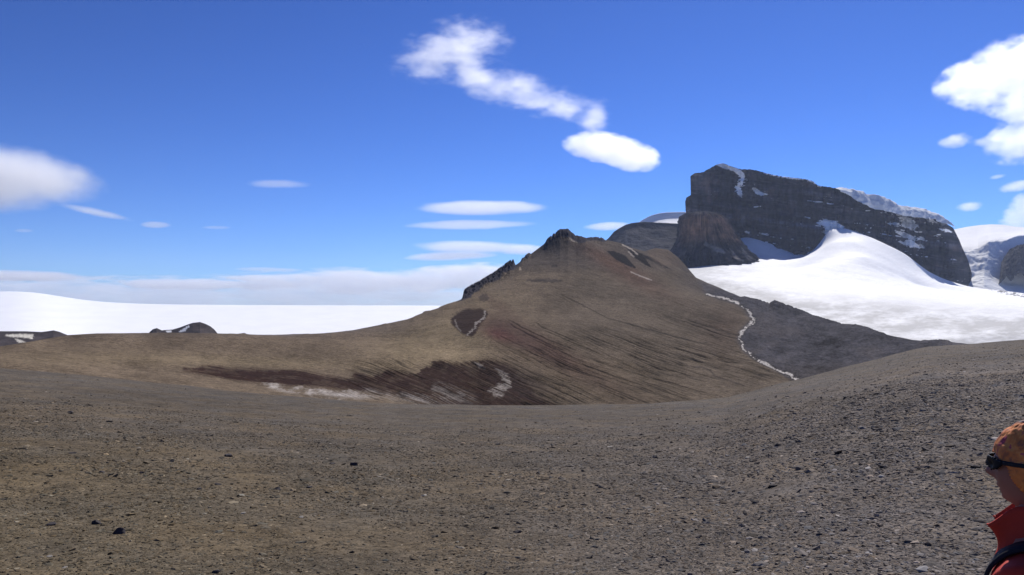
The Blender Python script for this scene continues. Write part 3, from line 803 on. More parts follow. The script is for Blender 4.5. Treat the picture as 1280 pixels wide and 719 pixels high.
# left dark hills
def lefthill(A, py_, Dq):
    c_ = dark(A, py_, Dq, 7, (.060, .050, .050))
    nq = fbm(A*.3, py_*.5, 3, 8)
    m = pmask(A+nq*2, py_+nq, [(5, 419), (20, 417.5), (42, 418), (40, 424), (28, 422), (10, 421)], .8)+pmask(A+nq*2, py_+nq, [(18, 423), (26, 425), (32, 428), (24, 429)], .8)
    return lerp3(c_, (.62, .58, .50), np.clip(m, 0, 1)*.95)
sheet('dark_hill', -350, 100, 620, 1400, [(-350, 410), (-100, 412), (0, 414), (30, 414), (52, 415), (60, 414), (67, 413), (75, 415), (85, 419), (100, 428)],
      950, 45, M_hill, lefthill, seed=117, relief=1.2, exp=.8, label='dark hill with two snow patches at far left', rf=.02)
def nunatak(A, py_, Dq):
    c_ = dark(A, py_, Dq, 9, (.058, .048, .046))
    nq = fbm(A*.3, py_*.5, 3, 10)
    m = pmask(A+nq, py_+nq*.5, [(223, 415), (229, 411), (236, 406.5), (237, 408), (230, 415)], .6)+pmask(A+nq, py_, [(207, 413.5), (214, 413), (215, 415.5), (209, 415.5)], .6)
    return lerp3(c_, (.75, .75, .76), np.clip(m, 0, 1))
sheet('dark_hill', 180, 280, 1000, 1500, [(180, 428), (187, 415), (191, 411.5), (196, 410), (202, 413), (208, 412.5), (216, 412), (226, 409), (235, 405.5), (241, 403.5), (250, 402.5), (257, 405), (263, 408), (268, 412), (272, 417), (280, 430)],
      1250, 35, M_hill, nunatak, seed=119, relief=.8, exp=.8, label='small dark peak poking out in front of the white ice field', rf=.02)

# right: ice cap mountain with an icefall
RS = [(1150, 300), (1180, 289), (1195, 286.5), (1210, 283.5), (1225, 281.5), (1240, 280.5), (1255, 281), (1270, 283.5), (1290, 285), (1400, 290), (1500, 292), (1700, 300), (1950, 312)]
ps = np.linspace(1150, 1950, 1100); ls = np.linspace(math.log(2350), math.log(4600), 420)
A, Lq = np.meshgrid(ps, ls); Dq = np.exp(Lq)
sk = interp(A, RS)
face_top = interp(A, [(1150, 318), (1200, 314), (1222, 313), (1236, 303), (1255, 300), (1280, 294), (1330, 290), (1500, 300)])
face_bot = interp(A, [(1150, 352), (1200, 350), (1230, 342), (1262, 354), (1280, 355), (1330, 350), (1500, 345)])
cur = np.empty(A.shape)
xk = np.log(np.array([2350, 2620, 2760, 3500, 4600.]))
for j in range(A.shape[1]):
    cur[:, j] = np.interp(Lq[:, j], xk, [384, face_bot[0, j], face_top[0, j], sk[0, j], sk[0, j]+25])
Xq = (A-CX)/F*Dq
steep = np.exp(-((Dq-2690)/120)**2)
cur = cur + fbm(Xq*.02, Dq*.02, 5, 121, .6)*1.6*np.clip(.1+steep+sstep(1260, 1200, A)*sstep(2900, 2700, Dq), 0, 1.2) + fbm(Xq*.003, Dq*.003, 3, 122)*.8
cur = np.where(Dq > 3300, np.maximum(cur, sk), cur)
grid('snow_mountain', P(A, cur, Dq), M_ice, white(A, cur, Dq), label='white ice capped mountain with icefall at the right edge')
def outc(A, py_, t):
    c_ = np.empty(A.shape+(3,)); c_[:] = (.055, .052, .06)
    nq = fbm(A*.2, py_*.25, 4, 123)
    return c_*(1+.4*nq)[..., None]
def outp(A, t, Dq):
    top = interp(A, [(1248, 356), (1252, 328), (1256, 320), (1262, 312), (1270, 307.5), (1280, 305), (1300, 300), (1340, 300), (1370, 340)])
    bot = interp(A, [(1248, 356), (1258, 346), (1264, 352), (1268, 346), (1275, 341), (1290, 352), (1370, 350)])
    f = np.clip(t*1.7, 0, 1)**.7; b = np.clip((t-.65)/.35, 0, 1)
    return bot+(top-bot)*f + 70*b*b + fbm(A*.3, f*9, 4, 124, .6)*1.3
patch('rock_outcrop', 1248, 1370, 2560, 2760, outp, outc, M_rock, 240, 110, label='dark rock outcrop in the icefall at the right edge')

# ------------------------------------------------------------------ haze
def box_mesh(name, a, b):
    V = [(x, y, z) for x in (a[0], b[0]) for y in (a[1], b[1]) for z in (a[2], b[2])]
    Q = [(0, 1, 3, 2), (4, 6, 7, 5), (0, 4, 5, 1), (2, 3, 7, 6), (0, 2, 6, 4), (1, 5, 7, 3)]
    return raw_mesh(name, V, Q, smooth=False)
HAZE = 3.2e-5
hz = box_mesh('haze', (-9400, -9200, -421), (9400, 9300, 640)); hz['kind'] = 'stuff'
hm = bpy.data.materials.new('haze'); hm.use_nodes = True
hn = hm.node_tree; hn.nodes.clear()
ho = hn.nodes.new('ShaderNodeOutputMaterial'); hp = hn.nodes.new('ShaderNodeVolumePrincipled')
hp.inputs['Color'].default_value = (.62, .74, 1.0, 1); hp.inputs['Density'].default_value = HAZE; hp.inputs['Anisotropy'].default_value = .2
hn.links.new(hp.outputs[0], ho.inputs['Volume'])
hz.data.materials.append(hm)
hz['label'] = 'thin blue air haze over the whole landscape'

# ------------------------------------------------------------------ clouds
CLD = .4
def cloud(blobs, D, dens, label, nscale=2.0, namp=.6, soft=.35, thick=None, fine=.3, stretch=(1, 1, 1.6), name='cloud', kind=None, step=1.0, aniso=.5, seedv=0, cat='cloud', bias=0.0):
    """blobs: (px, py, half width px, half height px, tilt degrees); one volume object per cloud"""
    m_ = D/F
    x0 = min(b[0]-max(b[2], b[3])*1.15 for b in blobs); x1 = max(b[0]+max(b[2], b[3])*1.15 for b in blobs)
    hh = [abs(b[2]*math.sin(math.radians(b[4])))+b[3]*1.15 for b in blobs]
    y0 = min(b[1]-h for b, h in zip(blobs, hh)); y1 = max(b[1]+h for b, h in zip(blobs, hh))
    cx_, cy_ = (x0+x1)/2, (y0+y1)/2
    ctr = Vector(((cx_-CX)*m_, D, CZ+(HY-cy_)*m_))
    tk = (thick or max(b[3] for b in blobs)*2.2)*m_
    hx, hz_ = (x1-x0)/2*m_, (y1-y0)/2*m_
    o = box_mesh(name, (-hx, -tk, -hz_), (hx, tk, hz_)); o.location = ctr
    m = bpy.data.materials.new('cloud_vapour'); m.use_nodes = True
    nt = m.node_tree; nt.nodes.clear(); L = nt.links
    tc = nt.nodes.new('ShaderNodeTexCoord'); pos = tc.outputs['Object']
    field = None
    for b in blobs:
        mp = nt.nodes.new('ShaderNodeMapping'); mp.vector_type = 'TEXTURE'
        mp.inputs['Location'].default_value = ((b[0]-cx_)*m_, 0, -(b[1]-cy_)*m_)
        mp.inputs['Rotation'].default_value = (0, math.radians(b[4]), 0)
        mp.inputs['Scale'].default_value = (b[2]*m_, tk*(b[5] if len(b) > 5 else .9), b[3]*m_)
        L.new(pos, mp.inputs['Vector'])
        ln = nt.nodes.new('ShaderNodeVectorMath'); ln.operation = 'LENGTH'; L.new(mp.outputs[0], ln.inputs[0])
        v = math_(nt, 'SUBTRACT', 1.0, ln.outputs['Value'])
        field = v if field is None else math_(nt, 'SMOOTH_MAX', field, v, .15)
    mp = nt.nodes.new('ShaderNodeMapping'); mp.inputs['Scale'].default_value = tuple(s/(m_*34) for s in stretch)
    mp.inputs['Location'].default_value = (seedv*3.1, seedv*1.7, seedv)
    L.new(pos, mp.inputs['Vector'])
    nz_ = noise_(nt, mp.outputs[0], nscale, 7, .62)
    f = math_(nt, 'ADD', field, math_(nt, 'MULTIPLY', math_(nt, 'SUBTRACT', nz_, .5+bias), namp*3.2))
    mr = nt.nodes.new('ShaderNodeMapRange'); mr.interpolation_type = 'SMOOTHSTEP'
    mr.inputs['From Min'].default_value = .0; mr.inputs['From Max'].default_value = soft
    mr.inputs['To Max'].default_value = dens*CLD
    L.new(f, mr.inputs['Value'])
    # nothing leaves the blobs
    lim = math_(nt, 'GREATER_THAN', field, -.02)
    dn = math_(nt, 'MULTIPLY', mr.outputs[0], math_(nt, 'MINIMUM', math_(nt, 'MAXIMUM', math_(nt, 'MULTIPLY', field, 12), 0), 1))
    vp = nt.nodes.new('ShaderNodeVolumePrincipled')
    vp.inputs['Color'].default_value = (.99, .99, 1, 1); vp.inputs['Anisotropy'].default_value = aniso
    L.new(dn, vp.inputs['Density'])
    out = nt.nodes.new('ShaderNodeOutputMaterial'); L.new(vp.outputs[0], out.inputs['Volume'])
    try: m.cycles.volume_step_rate = step
    except Exception: pass
    o.data.materials.append(m)
    tag(o, label, None if kind else cat, None, kind)
    return o

cloud([(570, 62, 84, 36, -14), (540, 78, 60, 18, -6), (600, 98, 76, 24, 24), (655, 115, 70, 22, 22), (702, 131, 52, 15, 12), (744, 148, 26, 20, 20)], 9700, .0062,
      'long ragged wispy cloud streak trailing down from the top centre of the sky', 1.5, .80, 1.1, stretch=(.75, .75, 1.9), step=.4, seedv=1, bias=.055)
cloud([(752, 184, 52, 19, 6), (786, 194, 44, 20, 14)], 9700, .014, 'dense oval white cloud under the ragged streak', 1.6, .42, .45, seedv=2, aniso=.72, bias=-.01, step=.6)
cloud([(30, 218, 102, 36, 8), (-20, 225, 120, 45, 0), (122, 266, 24, 3.6, 1)], 9700, .009, 'large soft grey white cloud at the left edge of the sky', 1.0, .3, .9, seedv=3, step=.6)
cloud([(346, 230, 46, 6.5, 1)], 10000, .006, 'small thin streak cloud at left centre below the open blue', 1.2, .2, .6, seedv=4)
cloud([(194, 281, 22, 5, 1)], 10000, .010, 'tiny lens cloud left of the thinner faint streak', 1.2, .15, .5, seedv=5)
cloud([(270, 284.5, 22, 2.8, 0)], 10000, .008, 'faint tiny streak cloud right of the tiny lens cloud', 1.2, .15, .5, seedv=6)
cloud([(30, 288.5, 14, 2.8, 0)], 10000, .007, 'faint tiny streak cloud at far left under the large soft cloud', 1.2, .15, .5, seedv=7)
cloud([(600, 259.5, 92, 10.5, 0)], 11000, .010, 'uppermost of the stacked lens clouds left of the hill summit', 1.2, .22, .45, seedv=8, stretch=(.5, .5, 2))
cloud([(588, 281, 88, 7, -1)], 11000, .010, 'thin second lens cloud in the stack left of the summit', 1.2, .22, .45, seedv=9, stretch=(.5, .5, 2))
cloud([(590, 309, 90, 9, 1), (565, 320, 66, 6.5, -2), (650, 312, 42, 8, 0)], 12000, .011, 'lowest doubled lens cloud in the stack left of the summit', 1.2, .22, .45, seedv=10, stretch=(.5, .5, 2))
cloud([(760, 283, 34, 6, -2)], 11000, .012, 'small lens cloud between the hill summit and the dark ridge', 1.2, .2, .45, seedv=11)
cloud([(1262, 90, 86, 46, -22), (1215, 105, 50, 32, -5), (1300, 130, 70, 40, 0), (1290, 172, 64, 34, -16), (1330, 100, 80, 70, 0)], 9700, .0075,
      'large bright billowing cloud at the upper right edge of the sky', 1.5, .62, .5, thick=36, seedv=12, step=.4, bias=-.01, aniso=.72)
cloud([(1194, 176, 22, 10, -4)], 9700, .008, 'small fluffy cloud just left below the big bright cloud', 2.6, .5, .7, seedv=13)
cloud([(1232, 177, 20, 8, -10)], 9700, .006, 'small fluffy cloud touching the underside of the big bright cloud', 2.6, .5, .7, seedv=14)
cloud([(1211, 258, 17, 7.5, -6)], 9700, .010, 'small cloud above the right shoulder of the cliff', 2.4, .4, .6, seedv=15)
cloud([(1247, 221, 12, 3.5, -10)], 9700, .008, 'tiny cloud wisp high above the right snow mountain', 2.0, .3, .6, seedv=16)
cloud([(1270, 233, 24, 8, -10)], 9700, .010, 'small torn cloud at the right edge above the rising white cloud', 2.2, .4, .6, seedv=17)
cloud([(1290, 262, 40, 26, -20), (1275, 275, 26, 20, 0), (1320, 262, 50, 40, 0)], 9700, .008, 'rounded white cloud rising behind the right snow mountain', 1.8, .5, .5, thick=26, seedv=18, step=.6, aniso=.72)
# cloud bank on the horizon
cloud([(120, 376, 620, 34, 0, 1.0), (420, 370, 360, 38, -2, 1.0), (560, 352, 130, 22, -4, 1.0), (-300, 366, 500, 30, 0, 1.0)], 18000, .009,
      'continuous pale bank of cloud along the left horizon', 1.7, .60, .38, thick=16, stretch=(.28, .28, 1.9), name='cloud_bank', kind='stuff', seedv=19, step=.25, bias=.0)
cloud([(470, 352, 120, 17, -1), (560, 347, 95, 19, -5), (400, 350, 120, 10, -2), (610, 345, 50, 14, -8), (250, 356, 130, 8, 1), (330, 348, 70, 5, 0)], 15000, .013,
      'brighter puffy top of the cloud bank beside the hill shoulder', 1.6, .6, .35, thick=14, stretch=(.4, .4, 1.5), name='cloud_bank', kind='stuff', seedv=23, step=.3)
cloud([(20, 345, 105, 8, 1)], 14000, .010, 'flat grey cloud layer at the far left above the ice field', 1.4, .25, .5, thick=40, stretch=(.4, .4, 1.8), seedv=20)
cloud([(335, 337, 50, 3.2, 1)], 14000, .010, 'thin white streak lying above the left cloud bank', 1.4, .3, .5, seedv=21)

# ------------------------------------------------------------------ hiker
M_skin = plain_mat('skin', (.30, .13, .10), .55, .35, .15, 30)
M_jacket = plain_mat('red_jacket', (.46, .035, .018), .7, .3, .25, 12, .01)
M_trouser = plain_mat('dark_trousers', (.03, .03, .035), .85, .2, .2, 12, .008)
M_boot = plain_mat('brown_boot', (.06, .04, .03), .7, .3, .2, 20)
M_pack = plain_mat('black_webbing', (.012, .012, .018), .75, .3, .3, 60, .002)
M_lens = plain_mat('dark_lens', (.004, .004, .008), .5, .12)
M_eye = plain_mat('eye_white', (.7, .68, .65), .3, .5)
def scarf_mat():
    m, nt, nn, L, b = newmat('patterned_headscarf')
    tc = nn.new('ShaderNodeTexCoord'); pos = tc.outputs['Object']
    w = noise_(nt, pos, 13, 3, .55, 1.6)
    r = nn.new('ShaderNodeValToRGB'); r.color_ramp.interpolation = 'EASE'
    e = r.color_ramp.elements
    e[0].position = .30; e[0].color = (.09, .09, .13, 1)
    e[1].position = .37; e[1].color = (.34, .11, .05, 1)
    for p_, c_ in ((.50, (.66, .19, .045, 1)), (.58, (.75, .27, .07, 1)), (.66, (.42, .05, .08, 1)), (.74, (.5, .2, .12, 1))):
        q = e.new(p_); q.color = c_
    L.new(w, r.inputs[0]); L.new(r.outputs[0], b.inputs['Base Color'])
    n = noise_(nt, pos, 22, 3, .5)
    bp = nn.new('ShaderNodeBump'); bp.inputs['Strength'].default_value = .5; bp.inputs['Distance'].default_value = .008
    L.new(n, bp.inputs['Height']); L.new(bp.outputs[0], b.inputs['Normal'])
    b.inputs['Roughness'].default_value = .8
    return m
M_scarf = scarf_mat()

def head_pt(lon, lat, off=0.0):
    """lon 0 = straight ahead (+y), positive to the person's left(-x); origin at the ear level centre"""
    dx_, dy_, dz_ = -np.sin(lon)*np.cos(lat), np.cos(lon)*np.cos(lat), np.sin(lat)
    x = dx_*(.074+off); y = dy_*(.096+off); z = dz_*(.118+off)
    low = np.clip(-z/.118, 0, 1)
    x = x*(1-.30*low**1.3)
    y = np.where(y > 0, y*(1-.06*low)+.012*low, y*(1-.45*low))
    fr = np.clip(dy_, 0, 1)
    def bump(lo, la, rlo, rla, a):
        return a*np.exp(-((lon-lo)/rlo)**2-((lat-la)/rla)**2)
    d = bump(0, -.12, .13, .16, .018)+bump(0, -.22, .17, .09, .012)+bump(0, .16, .5, .10, .004)  # nose, tip, brow
    d = d+bump(0, -.50, .28, .05, .006)+bump(0, -.62, .24, .05, .005)+bump(0, -.56, .3, .025, -.004)  # lips
    d = d+bump(0, -.86, .30, .14, .010)  # chin
    for sgn in (-1, 1):
        d = d+bump(sgn*.36, .02, .16, .10, -.007)+bump(sgn*.62, -.22, .25, .2, .005)
    y = y+d
    return x, y, z
def head_grid(nlon=96, nlat=64, off=0., la0=-np.pi/2, la1=np.pi/2, lo0=-np.pi, lo1=np.pi):
    lo, la = np.meshgrid(np.linspace(lo0, lo1, nlon), np.linspace(la0, la1, nlat))
    x, y, z = head_pt(lo, la, off)
    return np.stack([x, y, z], -1), lo, la
def gridq(nr, nc):
    i = np.arange(nr*nc).reshape(nr, nc)
    return np.stack([i[:-1, :-1], i[:-1, 1:], i[1:, 1:], i[1:, :-1]], -1).reshape(-1, 4)

def skin_obj(name, verts, edges, radii, mat, root=0, sub=2):
    me = bpy.data.meshes.new(name); me.from_pydata(verts, edges, []); me.update()
    o = bpy.data.objects.new(name, me); col.objects.link(o)
    md = o.modifiers.new('s', 'SKIN'); md.use_smooth_shade = True
    sv_ = me.skin_vertices[0].data
    for i, r_ in enumerate(radii):
        sv_[i].radius = r_ if isinstance(r_, tuple) else (r_, r_)
        sv_[i].use_root = (i == root)
    ss = o.modifiers.new('u', 'SUBSURF'); ss.levels = sub; ss.render_levels = sub
    dg = bpy.context.evaluated_depsgraph_get(); dg.update()
    ev = o.evaluated_get(dg)
    m2 = bpy.data.meshes.new_from_object(ev)
    bpy.data.objects.remove(o)
    m2.materials.clear(); m2.materials.append(mat); m2.name = name
    for p_ in m2.polygons: p_.use_smooth = True
    return m2

PD = 2.02
PXH = 1297
hx_, hy_ = (PXH-CX)/F*PD, PD
gz = float(fg_z(np.array([hx_]), np.array([hy_]))[0])
top_z = CZ+(HY-526)/F*PD
EAR = top_z-gz-.126            # ear level above the ground
HT = EAR+.126
person = bpy.data.objects.new('person', None); col.objects.link(person)
person.location = (hx_, hy_, gz); person.rotation_euler = (0, 0, math.radians(50))
tag(person, 'hiker in red jacket with orange patterned headscarf and wraparound sunglasses at lower right', 'person')
sh = EAR-.235                   # shoulder level
hip = .88*HT/1.66
knee = .47*HT/1.66
# joints: x to the person's right, y forward
BV = [(0, 0, hip), (0, .0, hip+.18), (0, -.01, sh-.12), (0, -.01, sh), (0, 0, sh+.10), (0, .01, EAR-.07),
      (-.10, 0, hip-.03), (-.11, .03, knee), (-.12, -.01, .09), (-.13, .12, .03),
      (.10, 0, hip-.03), (.11, .07, knee), (.12, .10, .09), (.13, .23, .03),
      (-.175, -.01, sh-.02), (-.22, -.03, sh-.29), (-.20, .08, sh-.50),
      (.175, -.01, sh-.02), (.22, -.05, sh-.29), (.21, .04, sh-.52)]
BE = [(0, 1), (1, 2), (2, 3), (3, 4), (4, 5), (0, 6), (6, 7), (7, 8), (8, 9), (0, 10), (10, 11), (11, 12), (12, 13), (3, 14), (14, 15), (15, 16), (3, 17), (17, 18), (18, 19)]
BR = [(.13, .10), (.12, .09), (.14, .10), (.10, .08), (.052, .052), (.052, .052), .085, .055, .04, .035, .085, .055, .04, .035, .05, .038, .026, .05, .038, .026]
def hand(side, wr):
    out = []
    wr = Vector(wr); d = Vector((0, .25, -.97)).normalized()
    k = [(wr, .024), (wr+d*.05, .030), (wr+d*.085, .030)]
    vs = [tuple(v) for v, _ in k]; rs = [(.03, .016), (.036, .016), (.036, .014)]
    es = [(0, 1), (1, 2)]
    for f_i, (ox, ln) in enumerate(((-.027, .07), (-.009, .078), (.009, .073), (.026, .058))):
        b0 = wr+d*.085+Vector((0, ox, 0)); c1 = b0+d*ln*.5+Vector((-side*.004, .004, 0)); c2 = b0+d*ln*.85+Vector((-side*.02, .008, 0))
        i0 = len(vs); vs += [tuple(b0), tuple(c1), tuple(c2)]; rs += [.0095, .0085, .007]; es += [(2, i0), (i0, i0+1), (i0+1, i0+2)]
    i0 = len(vs); tb = wr+d*.035+Vector((0, .03, 0)); vs += [tuple(tb), tuple(tb+Vector((-side*.01, .02, -.03))), tuple(tb+Vector((-side*.015, .022, -.055)))]
    rs += [.012, .010, .008]; es += [(1, i0), (i0, i0+1), (i0+1, i0+2)]
    return vs, es, rs
bV = list(BV); bE = list(BE); bR = list(BR)
for side, wi in ((-1, 16), (1, 19)):
    vs, es, rs = hand(side, BV[wi]); off = len(bV)
    bV += vs[1:]; bR += rs[1:]
    mapi = lambda q: wi if q == 0 else off+q-1
    bE += [(mapi(a), mapi(b)) for a, b in es]
body_me = skin_obj('body', bV, bE, bR, M_skin, 0, 1)
# add the head to the same mesh
HVg, lo, la = head_grid()
bm = bmesh.new(); bm.from_mesh(body_me)
nr_, nc_ = lo.shape
vv = [[bm.verts.new((HVg[i, j, 0], HVg[i, j, 1], HVg[i, j, 2]+EAR)) for j in range(nc_-1)] for i in range(1, nr_-1)]
for i in range(nr_-3):
    for j in range(nc_-1):
        bm.faces.new((vv[i][j], vv[i][(j+1) % (nc_-1)], vv[i+1][(j+1) % (nc_-1)], vv[i+1][j])).smooth = True
bm.faces.new(vv[0][::-1]); bm.faces.new(vv[-1])
for sgn in (-1, 1):   # ears
    r_ = bmesh.ops.create_uvsphere(bm, u_segments=14, v_segments=10, radius=1)
    for v in r_['verts']:
        v.co = Vector((sgn*.073+v.co.x*.009, -.004+v.co.y*.018-.004*v.co.z, EAR-.005+v.co.z*.032))
bmesh.ops.recalc_face_normals(bm, faces=bm.faces)
bm.to_mesh(body_me); bm.free()
body = bpy.data.objects.new('body', body_me); col.objects.link(body); body.parent = person
for sgn in (-1, 1):
    e = bmesh.new(); bmesh.ops.create_uvsphere(e, u_segments=16, v_segments=12, radius=.0115)
    m_ = bpy.data.meshes.new('eye'); e.to_mesh(m_); e.free(); m_.materials.append(M_eye)
    eo = bpy.data.objects.new('eye', m_); col.objects.link(eo); eo.parent = person; eo.location = (sgn*.032, .079, EAR+.004)

def shell(name, off, mat, cond, nlon=160, nlat=110, fold=0.0, thick=.0025):
    V, lo_, la_ = head_grid(nlon, nlat, off)
    if fold:
        f_ = fold*fbm(lo_*2.2, la_*4+lo_*1.2, 3, 130)
        V = V*(1+f_[..., None])
    Q = gridq(nlat, nlon)
    lf, laf = lo_.ravel(), la_.ravel()
    k = cond(lf[Q].mean(1), laf[Q].mean(1))
    V = V.reshape(-1, 3)+np.array([0, 0, EAR])
    o = raw_mesh(name, V, Q[k], mat, None, True, person)
    sd_ = o.modifiers.new('t', 'SOLIDIFY'); sd_.thickness = thick; sd_.offset = 1
    return o
def scarf_c(lo_, la_):
    a = np.abs(lo_)
    lim = np.interp(a, [0, .5, .9, 1.15, 1.5, 2.0, 3.2], [.30, .27, .10, -.25, -.62, -.95, -1.05])
    return la_ > lim
shell('headscarf', .008, M_scarf, scarf_c, fold=.035)
def lens_c(lo_, la_):
    a = np.abs(lo_)
    return (a < .86) & (a > .03) & (la_ < np.interp(a, [0, .5, .86], [.17, .18, .16])) & (la_ > np.interp(a, [0, .12, .4, .7, .86], [.06, -.05, -.10, -.04, .06]))
gl = shell('sunglasses', .012, M_lens, lens_c, thick=.003)
def arm_c(lo_, la_):
    a = np.abs(lo_)
    return (a > .80) & (la_ < .17-.03*(a-.9)) & (la_ > .08-.03*(a-.9))
st = shell('strap', .011, M_pack, arm_c, thick=.003)
st.parent = gl

# jacket, trousers, boots as clothing
JV = [(0, 0, hip-.05), (0, .0, hip+.18), (0, -.01, sh-.12), (0, -.01, sh-.005), (0, -.005, sh+.045),
      (-.175, -.01, sh-.025), (-.225, -.03, sh-.29), (-.205, .075, sh-.48), (.175, -.01, sh-.025), (.225, -.05, sh-.29), (.215, .035, sh-.50)]
JE = [(0, 1), (1, 2), (2, 3), (3, 4), (3, 5), (5, 6), (6, 7), (3, 8), (8, 9), (9, 10)]
JR = [(.18, .14), (.165, .13), (.18, .14), (.13, .105), (.075, .075), .078, .062, .046, .078, .062, .046]
jm = skin_obj('jacket', JV, JE, JR, M_jacket, 0, 2)
from mathutils import noise as mn
for v in jm.vertices:
    k = mn.noise(v.co*7)*.014 + mn.noise(Vector((v.co.x*9, v.co.y*9, v.co.z*24)))*.006
    v.co += v.normal*k
jk = bpy.data.objects.new('jacket', jm); col.objects.link(jk); jk.parent = person
TV = [(0, 0, hip+.02), (-.10, 0, hip-.05), (-.11, .03, knee), (-.12, -.01, .10), (.10, 0, hip-.05), (.11, .07, knee), (.12, .10, .10)]
tm = skin_obj('trousers', TV, [(0, 1), (1, 2), (2, 3), (0, 4), (4, 5), (5, 6)], [(.15, .12), .105, .078, .06, .105, .078, .06], M_trouser, 0, 2)
to = bpy.data.objects.new('trousers', tm); col.objects.link(to); to.parent = person
for (ax, ay) in ((-.12, -.01), (.12, .10)):
    m_ = skin_obj('boot', [(ax, ay, .16), (ax, ay-.01, .05), (ax*1.05, ay+.09, .045), (ax*1.08, ay+.16, .04)], [(0, 1), (1, 2), (2, 3)], [.055, .055, .045, .038], M_boot, 0, 2)
    for v in m_.vertices: v.co.z = max(v.co.z, .003)
    b_ = bpy.data.objects.new('boot', m_); col.objects.link(b_); b_.parent = person
# collar: standing ring open at the throat, flared, with a point on each side
lo_ = np.linspace(.55, 2*np.pi-.55, 90); v_ = np.linspace(0, 1, 10)
LO, VV = np.meshgrid(lo_, v_)
tipf = np.exp(-((LO-.55)/.35)**2)+np.exp(-((LO-(2*np.pi-.55))/.35)**2)
rad = .064+.022*(1-VV)**2+.040*tipf*VV**2
hgt = .125*VV*(1-.50*tipf)-.03
Vcol = np.stack([-np.sin(LO)*rad, np.cos(LO)*rad*1.12+.01, sh+.045+hgt+.022*np.cos(LO)*-1*(1-VV)], -1)
co = raw_mesh('collar', Vcol, gridq(10, 90), M_jacket, None, True, person)
sd_ = co.modifiers.new('t', 'SOLIDIFY'); sd_.thickness = .004
co.parent = jk

# rucksack carried on the back: a thing of its own
pack = bpy.data.objects.new('backpack', None); col.objects.link(pack)
pack.location = person.location; pack.rotation_euler = person.rotation_euler
tag(pack, 'dark backpack with black shoulder straps worn over the red jacket', 'backpack')
pb = bmesh.new(); bmesh.ops.create_cube(pb, size=1)
bmesh.ops.bevel(pb, geom=pb.edges[:], offset=.22, segments=4, affect='EDGES', profile=.6)
bmesh.ops.subdivide_edges(pb, edges=pb.edges[:], cuts=1)
for v in pb.verts:
    v.co = Vector((v.co.x*.30*(1-.15*v.co.z), -.245+v.co.y*.20, sh-.25+v.co.z*.52))
    v.co += Vector((0, 1, 0))*mn.noise(v.co*8)*.012
pm = bpy.data.meshes.new('pack_bag'); pb.to_mesh(pm); pb.free(); pm.materials.append(M_pack)
for p_ in pm.polygons: p_.use_smooth = True
po = bpy.data.objects.new('pack_bag', pm); col.objects.link(po); po.parent = pack
jkv = [v.co.copy() for v in jm.vertices]
from mathutils.bvhtree import BVHTree
bvh = BVHTree.FromPolygons([tuple(v.co) for v in jm.vertices], [tuple(p_.vertices) for p_ in jm.polygons])
for sgn in (-1, 1):
    path = [Vector((sgn*.10, -.20, sh-.10)), Vector((sgn*.105, -.13, sh+.06)), Vector((sgn*.11, -.05, sh+.11)), Vector((sgn*.115, .03, sh+.10)), Vector((sgn*.13, .10, sh+.02)), Vector((sgn*.145, .15, sh-.10)),
            Vector((sgn*.16, .14, sh-.22)), Vector((sgn*.19, .05, sh-.32)), Vector((sgn*.17, -.10, sh-.38)), Vector((sgn*.12, -.2, sh-.40))]
    # resample, drop to the jacket surface
    pts = []
    for a, b in zip(path[:-1], path[1:]):
        for q in range(6): pts.append(a.lerp(b, q/6))
    pts.append(path[-1])
    sp = []
    for p_ in pts:
        loc, nrm, idx, dist = bvh.find_nearest(p_)
        sp.append((loc+nrm*.010, nrm))
    Vs = []
    for i, (p_, nrm) in enumerate(sp):
        tng = (sp[min(i+1, len(sp)-1)][0]-sp[max(i-1, 0)][0]).normalized()
        w_ = tng.cross(nrm).normalized()*.026
        Vs.append([tuple(p_-w_), tuple(p_), tuple(p_+w_)])
    for _ in range(2):
        Va = np.array(Vs); Va[1:-1] = (Va[:-2]+Va[1:-1]*2+Va[2:])/4; Vs = Va
    so = raw_mesh('shoulder_strap', np.array(Vs), gridq(len(sp), 3), M_pack, None, True, pack)
    sd_ = so.modifiers.new('t', 'SOLIDIFY'); sd_.thickness = .010; sd_.offset = 0

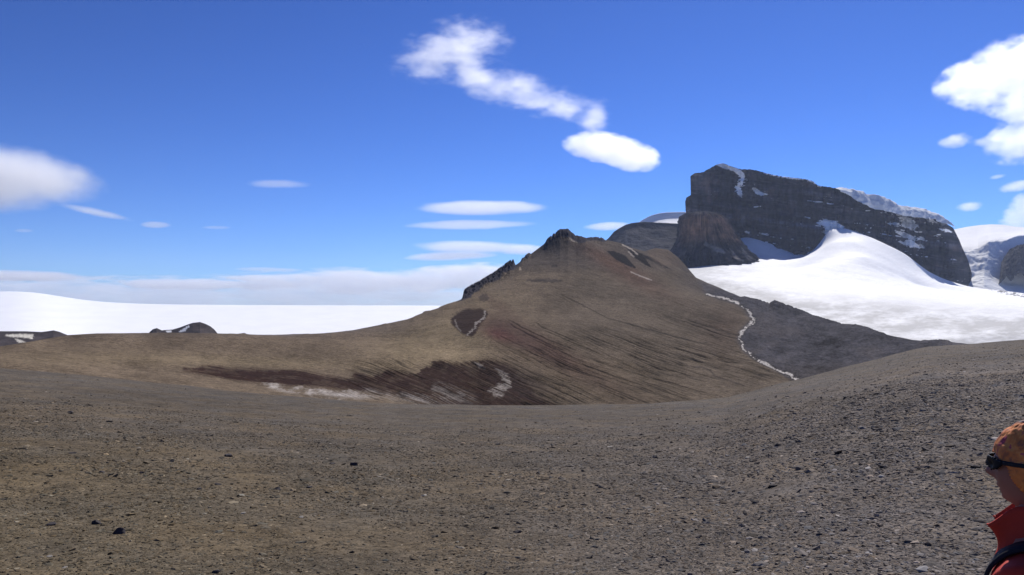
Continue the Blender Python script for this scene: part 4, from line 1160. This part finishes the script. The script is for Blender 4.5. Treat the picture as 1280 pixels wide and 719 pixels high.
# ------------------------------------------------------------------ light, sky, camera
w = bpy.data.worlds.new('World'); scene.world = w; w.use_nodes = True
nt = w.node_tree; bg = nt.nodes['Background']
sk_ = nt.nodes.new('ShaderNodeTexSky'); sk_.sky_type = 'NISHITA'; sk_.sun_disc = False
sk_.sun_elevation = SUN_EL; sk_.sun_rotation = SUN_AZ
sk_.altitude = 1500; sk_.air_density = 1.0; sk_.dust_density = .25; sk_.ozone_density = 3.0
tint = nt.nodes.new('ShaderNodeVectorMath'); tint.operation = 'MULTIPLY'; tint.inputs[1].default_value = (.72*.09, .92*.09, 1.26*.09)
nt.links.new(sk_.outputs[0], tint.inputs[0])
pw = nt.nodes.new('ShaderNodeVectorMath'); pw.operation = 'POWER'; pw.inputs[1].default_value = (1.5, 1.5, 1.5)   # deeper zenith, pale horizon: thin dry air
nt.links.new(tint.outputs[0], pw.inputs[0])
sc_ = nt.nodes.new('ShaderNodeVectorMath'); sc_.operation = 'SCALE'; sc_.inputs['Scale'].default_value = 8.7
nt.links.new(pw.outputs[0], sc_.inputs[0]); nt.links.new(sc_.outputs[0], bg.inputs[0]); bg.inputs[1].default_value = .1
sun = bpy.data.lights.new('sun', 'SUN'); sun.energy = 4.2; sun.angle = math.radians(.53); sun.color = (1, .96, .90)
so = bpy.data.objects.new('sun', sun); col.objects.link(so)
d = Vector((math.sin(SUN_AZ)*math.cos(SUN_EL), math.cos(SUN_AZ)*math.cos(SUN_EL), math.sin(SUN_EL)))
so.rotation_euler = d.to_track_quat('Z', 'Y').to_euler(); so.location = (0, 0, 50)

cam = bpy.data.cameras.new('camera'); cam.sensor_width = 36; cam.lens = 36*F/1280
cam.shift_y = (HY-359.5)/1280; cam.clip_start = .1; cam.clip_end = 120000
co_ = bpy.data.objects.new('camera', cam); col.objects.link(co_); co_.location = (0, 0, CZ); co_.rotation_euler = (math.pi/2, 0, 0)
scene.camera = co_
scene.view_settings.view_transform = 'Standard'; scene.view_settings.look = 'None'
scene.view_settings.exposure = 0.28; scene.view_settings.gamma = 1
scene.cycles.volume_bounces = 6; scene.cycles.max_bounces = 8; scene.cycles.diffuse_bounces = 3
scene.cycles.volume_max_steps = 256
scene.cycles.use_denoising = True
scene.render.film_transparent = False
